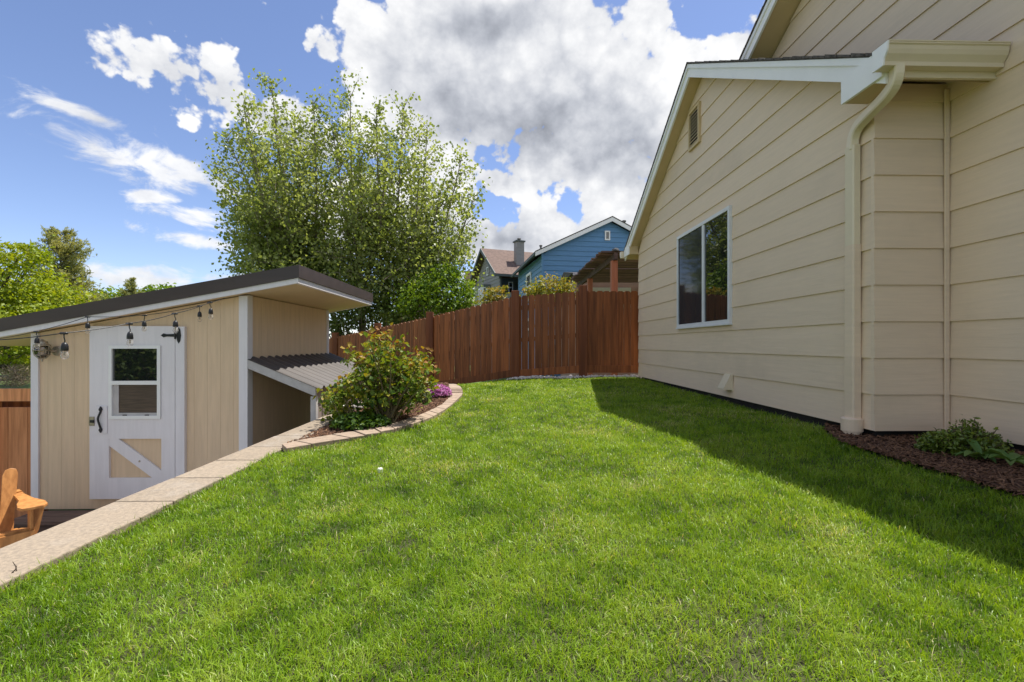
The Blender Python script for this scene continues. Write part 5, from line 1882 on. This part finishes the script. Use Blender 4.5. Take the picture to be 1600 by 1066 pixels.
def blue_house():
    th = R(-8)
    Z = 22.0
    c = P(848, 395, Z)                      # top left corner of the gable wall (eave level)
    u = Vector((math.cos(R(-8.8)), math.sin(R(-8.8)), 0)) if False else Vector((math.cos(R(7.4)), math.sin(R(7.4)), 0))
    n = Vector((u.y, -u.x, 0))              # towards the camera
    v = -n                                  # away
    hw = 3.42
    ez = c.z
    slope = 0.475
    root = thing('blue_house', 'blue lap sided two storey house with a white edged gable beyond the fence', 'house', (c.x, c.y, GROUND))
    p0 = c
    p1 = c + u * hw * 2
    L = 2 * hw

    def lim(z):
        if z <= ez:
            return (0, 1)
        h = (z - ez) / slope / L
        return (h, 1 - h)
    lap_face(root, M['blue'], (p0.x, p0.y), (p1.x, p1.y), GROUND, lim, 0.245, (n.x, n.y))
    q1 = p0 + v * 7
    lap_face(root, M['blue'], (q1.x, q1.y), (p0.x, p0.y), GROUND, lambda z: (0, 1) if z < ez - 0.02 else (0, 0), 0.245, (-u.x, -u.y))
    core = MB()
    b = [p0 + v * 0.06 + u * 0.06, p1 + v * 0.06 - u * 0.06]
    core.prism([(b[0].x, b[0].y, GROUND), (b[1].x, b[1].y, GROUND), (b[1].x, b[1].y, ez - .03), ((b[0].x + b[1].x) / 2, (b[0].y + b[1].y) / 2, ez + slope * hw - 0.06), (b[0].x, b[0].y, ez - .03)], v * 6.9)
    core.build('wall_core', M['blue'], root)
    # roof
    ap = p0 + u * hw
    ov, oe = 0.30, 0.42
    for s in (-1, 1):
        a = Vector((ap.x, ap.y, ez + slope * hw + 0.22)) + n * ov
        e = a + u * (s * (hw + oe)) - Vector((0, 0, slope * (hw + oe)))
        MB().prism([a, e, e - Vector((0, 0, 0.05)), a - Vector((0, 0, 0.05))], v * 7.6).build('roof', M['shingle'], root)
        MB().prism([a - Vector((0, 0, 0.051)) - n * 0.01, e - Vector((0, 0, 0.051)) - n * 0.01, e - Vector((0, 0, 0.25)) - n * 0.01, a - Vector((0, 0, 0.25)) - n * 0.01], v * 0.05).build('rake_board', M['trim'], root)
        g0 = e - Vector((0, 0, 0.051)) + v * 0.06
        MB().beam(g0 - Vector((0, 0, 0.08)), g0 - Vector((0, 0, 0.08)) + v * 7.4, 0.12, 0.12).build('gutter', M['darkgrey'] if s < 0 else M['trim'], root)
    # corner boards and pipe
    MB().beam(Vector((p0.x, p0.y, GROUND)) + n * 0.02 - u * 0.02, Vector((p0.x, p0.y, ez)) + n * 0.02 - u * 0.02, 0.12, 0.10, (1, 0, 0)).build('corner_board', M['blue'], root)
    wc = P(955.5, 364, Z - 0.1)
    tt = (Vector((wc.x, wc.y, 0)) - Vector((p0.x, p0.y, 0))).dot(u)
    q = p0 + u * tt
    framed_window(root, (q.x + n.x * 0.03, q.y + n.y * 0.03, wc.z), u, n, 0.27, 0.46, M['trim'], M['glass'], 0.05)
    for f, zz in ((1.5, ez - 0.95),):
        q = p0 + v * 3.3 - u * 0.03
        framed_window(root, (q.x, q.y, ez - 1.25), -v, -u, 1.3, 1.5, M['trim'], M['glass'], 0.06, True)
        framed_window(root, (q.x, q.y, ez - 3.6), -v, -u, 1.3, 1.2, M['trim'], M['glass'], 0.06, True)
    # plumbing vent on the roof
    f0 = P(975, 356, Z + 2)
    MB().tube([f0 - Vector((0, 0, 0.4)), f0 + Vector((0, 0, 0.30))], 0.075, 10).lathe(f0 + Vector((0, 0, 0.30)), [(0.11, 0), (0.11, 0.07), (0.05, 0.1)], 10).build('vent_pipe', M['flue'], root)


blue_house()


def grey_house():
    Zn = 30.0
    ne = P(774, 427, Zn)                    # near eave corner
    g_ = Vector((-2.2, 5.8, 0)).normalized()    # along the gable end, away
    u = Vector((g_.y, -g_.x, 0))            # along the eave, to the right
    half = 3.1
    ez = ne.z
    ridge = P(756, 388, Zn + 2.9).z
    slope = (ridge - ez) / half
    root = thing('grey_house', 'grey sided house with brown shingle roof and a boxed chimney left of the blue house', 'house', (ne.x, ne.y, GROUND))
    wl = ne + g_ * 0.35 + u * 0.45           # wall corner inset from the eave
    W = 2 * half - 0.7

    def lim(z):
        if z <= ez - 0.2:
            return (0, 1)
        h = (z - ez + 0.2) / slope / W
        return (h, 1 - h)
    a, b = wl, wl + g_ * W
    lap_face(root, M['grey'], (b.x, b.y), (a.x, a.y), GROUND, lim, 0.24, (-u.x, -u.y))
    c = wl + u * 6
    # front wall with the recessed balcony: boards below and beside the opening
    zr0, zr1 = ez - 1.25, ez - 0.12
    lap_face(root, M['grey'], (a.x, a.y), (c.x, c.y), GROUND, lambda z: (0, 1) if z < zr0 - 0.2 else (0, 0), 0.24, (-g_.x, -g_.y))
    d0 = wl + u * 1.35
    lap_face(root, M['grey'], (d0.x, d0.y), (c.x, c.y), zr0, lambda z: (0, 1) if z < zr1 - 0.2 else (0, 0), 0.24, (-g_.x, -g_.y))
    core = MB()
    back = wl + g_ * 0.9 + u * 0.05
    core.prism([(back.x, back.y, GROUND), ((back + u * 5.9).x, (back + u * 5.9).y, GROUND), ((back + u * 5.9).x, (back + u * 5.9).y, ez - 0.1), (back.x, back.y, ez - 0.1)], g_ * (W - 1.0))
    lowc = wl + g_ * 0.06 + u * 0.06
    core.prism([(lowc.x, lowc.y, GROUND), ((lowc + u * 5.8).x, (lowc + u * 5.8).y, GROUND), ((lowc + u * 5.8).x, (lowc + u * 5.8).y, zr0), (lowc.x, lowc.y, zr0)], g_ * 0.8)
    core.build('wall_core', M['grey'], root)
    dk = MB()
    pb = wl + g_ * 0.86 + u * 0.1
    dk.prism([(pb.x, pb.y, zr0), ((pb + u * 2.2).x, (pb + u * 2.2).y, zr0), ((pb + u * 2.2).x, (pb + u * 2.2).y, zr1), (pb.x, pb.y, zr1)], g_ * 0.03)
    dk.build('balcony_recess', M['darkgrey'], root)
    ps = wl + u * 0.06 + g_ * 0.05
    MB().beam(Vector((ps.x, ps.y, zr0)), Vector((ps.x, ps.y, ez - 0.1)), 0.12, 0.12, (1, 0, 0)).build('balcony_post', M['darkgrey'], root)
    q = wl + u * 1.1 + g_ * 0.84
    framed_window(root, (q.x, q.y, ez - 0.75), u, -g_, 0.35, 0.8, M['trim'], M['glass'], 0.05, True)
    # roof planes
    e0 = Vector((ne.x, ne.y, ez))
    ap = e0 + g_ * half + Vector((0, 0, ridge - ez))
    fe = e0 + g_ * 2 * half
    for e in (e0, fe):
        MB().prism([e, ap, ap - Vector((0, 0, 0.12)), e - Vector((0, 0, 0.12))], u * 7.5).build('roof', M['brownroof'], root)
        MB().prism([e - u * 0.03 + Vector((0, 0, .01)), ap - u * 0.03 + Vector((0, 0, .01)), ap - u * 0.03 - Vector((0, 0, 0.24)), e - u * 0.03 - Vector((0, 0, 0.24))], u * 0.05).build('rake_board', M['darkgrey'], root)
    MB().beam(e0 - Vector((0, 0, 0.10)) - g_ * 0.05, e0 - Vector((0, 0, 0.10)) - g_ * 0.05 + u * 7.5, 0.10, 0.16).build('gutter', M['darkgrey'], root)
    # chimney
    ch = P(811, 386, Zn + 2.2)
    cb = MB().beam(Vector((ch.x, ch.y, ez + 0.2)), Vector((ch.x, ch.y, P(811, 379, Zn + 2.2).z)), 0.58, 0.5, (g_.x, g_.y, 0)).build('chimney', M['grey'], root)
    zt = P(811, 379, Zn + 2.2).z
    MB().beam(Vector((ch.x, ch.y, zt)), Vector((ch.x, ch.y, zt + 0.09)), 0.72, 0.64, (g_.x, g_.y, 0)).build('cap', M['darkgrey'], cb)
    MB().lathe((ch.x, ch.y, zt + 0.09), [(0.09, 0), (0.09, 0.1), (0.14, 0.12), (0.14, 0.18), (0.03, 0.24)], 10).build('flue', M['flue'], cb)
    v0 = P(845, 392, Zn + 3.5)
    MB().tube([v0 - Vector((0, 0, 0.4)), v0 + Vector((0, 0, 0.32))], 0.07, 8).lathe(v0 + Vector((0, 0, 0.32)), [(0.12, 0), (0.12, 0.08), (0.04, 0.12)], 8).build('vent_pipe', M['flue'], root)
    # bay window on the gable end and attic vent
    q = wl + g_ * (W * 0.42) - u * 0.05
    framed_window(root, (q.x, q.y, ez + 0.55), -g_, -u, 0.32, 0.6, M['trim'], M['dark'], 0.05)
    bw = wl + g_ * (W * 0.48)
    bay = MB()
    q0 = bw - g_ * 0.9
    q1 = bw + g_ * 0.9
    bay.prism([(q0.x, q0.y, ez - 2.2), (q1.x, q1.y, ez - 2.2), ((q1 - u * 0.45 - g_ * .3).x, (q1 - u * 0.45 - g_ * .3).y, ez - 2.2), ((q0 - u * 0.45 + g_ * .3).x, (q0 - u * 0.45 + g_ * .3).y, ez - 2.2)], (0, 0, 1.75))
    bay.build('bay', M['darkgrey'], root)
    q = bw - u * 0.46
    framed_window(root, (q.x, q.y, ez - 1.3), -g_, -u, 1.0, 1.3, M['trim'], M['glass'], 0.05)
    q0 = bw - u * 0.42 - g_ * 0.55
    framed_window(root, (q0.x, q0.y, ez - 1.3), u + -g_, -u - g_, 0.6, 1.3, M['trim'], M['vinyl'], 0.05)


grey_house()

# far roof with a tan chimney
fh = thing('far_house', 'distant house showing only a tan chimney left of the grey house', 'house', tuple(gb(728, 45)))
c = P(733, 430, 45)
cb = MB().box((c.x - 0.36, c.y - 0.3, E + 2), (c.x + 0.36, c.y + 0.3, c.z + 0.2)).build('chimney', M['tan'], fh)
MB().box((c.x - 0.44, c.y - 0.38, c.z + 0.2), (c.x + 0.44, c.y + 0.38, c.z + 0.34)).build('cap', M['darkgrey'], cb)
MB().lathe((c.x, c.y, c.z + 0.34), [(0.08, 0), (0.08, 0.25), (0.03, 0.3)], 8).build('flue', M['flue'], cb)
MB().box((c.x - 7, c.y + 1, GROUND), (c.x + 2.6, c.y + 8, E + 2.2)).build('wall', M['tan'], fh)
MB().prism([(c.x - 7.4, c.y + 0.6, E + 2.2), (c.x - 7.4, c.y + 8.4, E + 2.2), (c.x - 7.4, c.y + 4.5, E + 4.6)], (10.3, 0, 0)).build('roof', M['brownroof'], fh)


# pergola and the low house it leans on
def pergola():
    zr = E + 2.26
    X0 = 2.42
    root = thing('pergola', 'weathered brown slatted pergola roof on reddish posts behind the fence', 'pergola', (4.5, 13.5, GROUND))
    for (x, y) in ((2.78, 11.15), (2.78, 14.2), (6.5, 11.15), (6.5, 14.2)):
        MB().box((x - 0.075, y - 0.075, GROUND), (x + 0.075, y + 0.075, zr - 0.21)).build('post', M['perpost'], root)
    for x in (2.78, 6.5):
        MB().box((x - 0.04, 10.95, zr - 0.21), (x + 0.04, 16.3, zr - 0.04)).build('beam', M['pergola'], root)
    MB().lathe((2.78, 11.0, zr + 0.005), [(0.10, 0), (0.08, 0.05), (0.02, 0.07)], 8).build('cap', M['flue'], root)
    y = 11.0
    k = 0
    while y < 16.3:
        if not 13.25 < y < 13.42:
            s = X0 + random.uniform(-0.05, 0.05)
            MB().box((s, y, zr - 0.035 + random.uniform(0, .01)), (8.2, y + 0.095, zr + random.uniform(0, .012))).build('slat', M['pergola'], root)
        y += 0.128
    hs = thing('low_tan_house', 'low tan house wall with a pale trim band under the pergola', 'house', (5, 16.8, GROUND))
    MB().box((2.75, 16.8, GROUND), (9.5, 21, E + 2.6)).build('wall', M['tan'], hs)
    MB().prism([(2.6, 16.45, E + 2.6), (2.6, 21.4, E + 2.6), (2.6, 18.9, E + 3.0)], (7.3, 0, 0)).build('roof', M['shingle'], hs)
    MB().box((2.6, 16.42, E + 2.5), (9.9, 16.449, E + 2.6)).build('fascia', M['greywood'], hs)
    framed_window(hs, (4.0, 16.79, E + 1.72), (1, 0, 0), (0, -1, 0), 1.6, 0.75, M['cream'], M['glass'], 0.06)
    framed_window(hs, (5.9, 16.79, E + 1.72), (1, 0, 0), (0, -1, 0), 1.6, 0.75, M['cream'], M['glass'], 0.06)


pergola()

# tree standing behind the viewpoint, seen mirrored in the shed's door window
tree('maple_tree', 'broad dark green tree behind the viewpoint, seen mirrored in the window of the shed door', (-12, -6, GROUND),
     [((-12, -6, 3.2), (3.2, 3.2, 2.4)), ((-15.0, -8, 2.6), (2.8, 2.8, 2.2)), ((-9.5, -5, 1.2), (2.2, 2.2, 1.8)), ((-13, -5.5, 0.6), (2.8, 2.2, 2.0)), ((-16, -7, 0.6), (2.8, 2.5, 2.2))], 13000, 0.2, M['oliveleaf'], M['darkbark'], 141, 0.2)
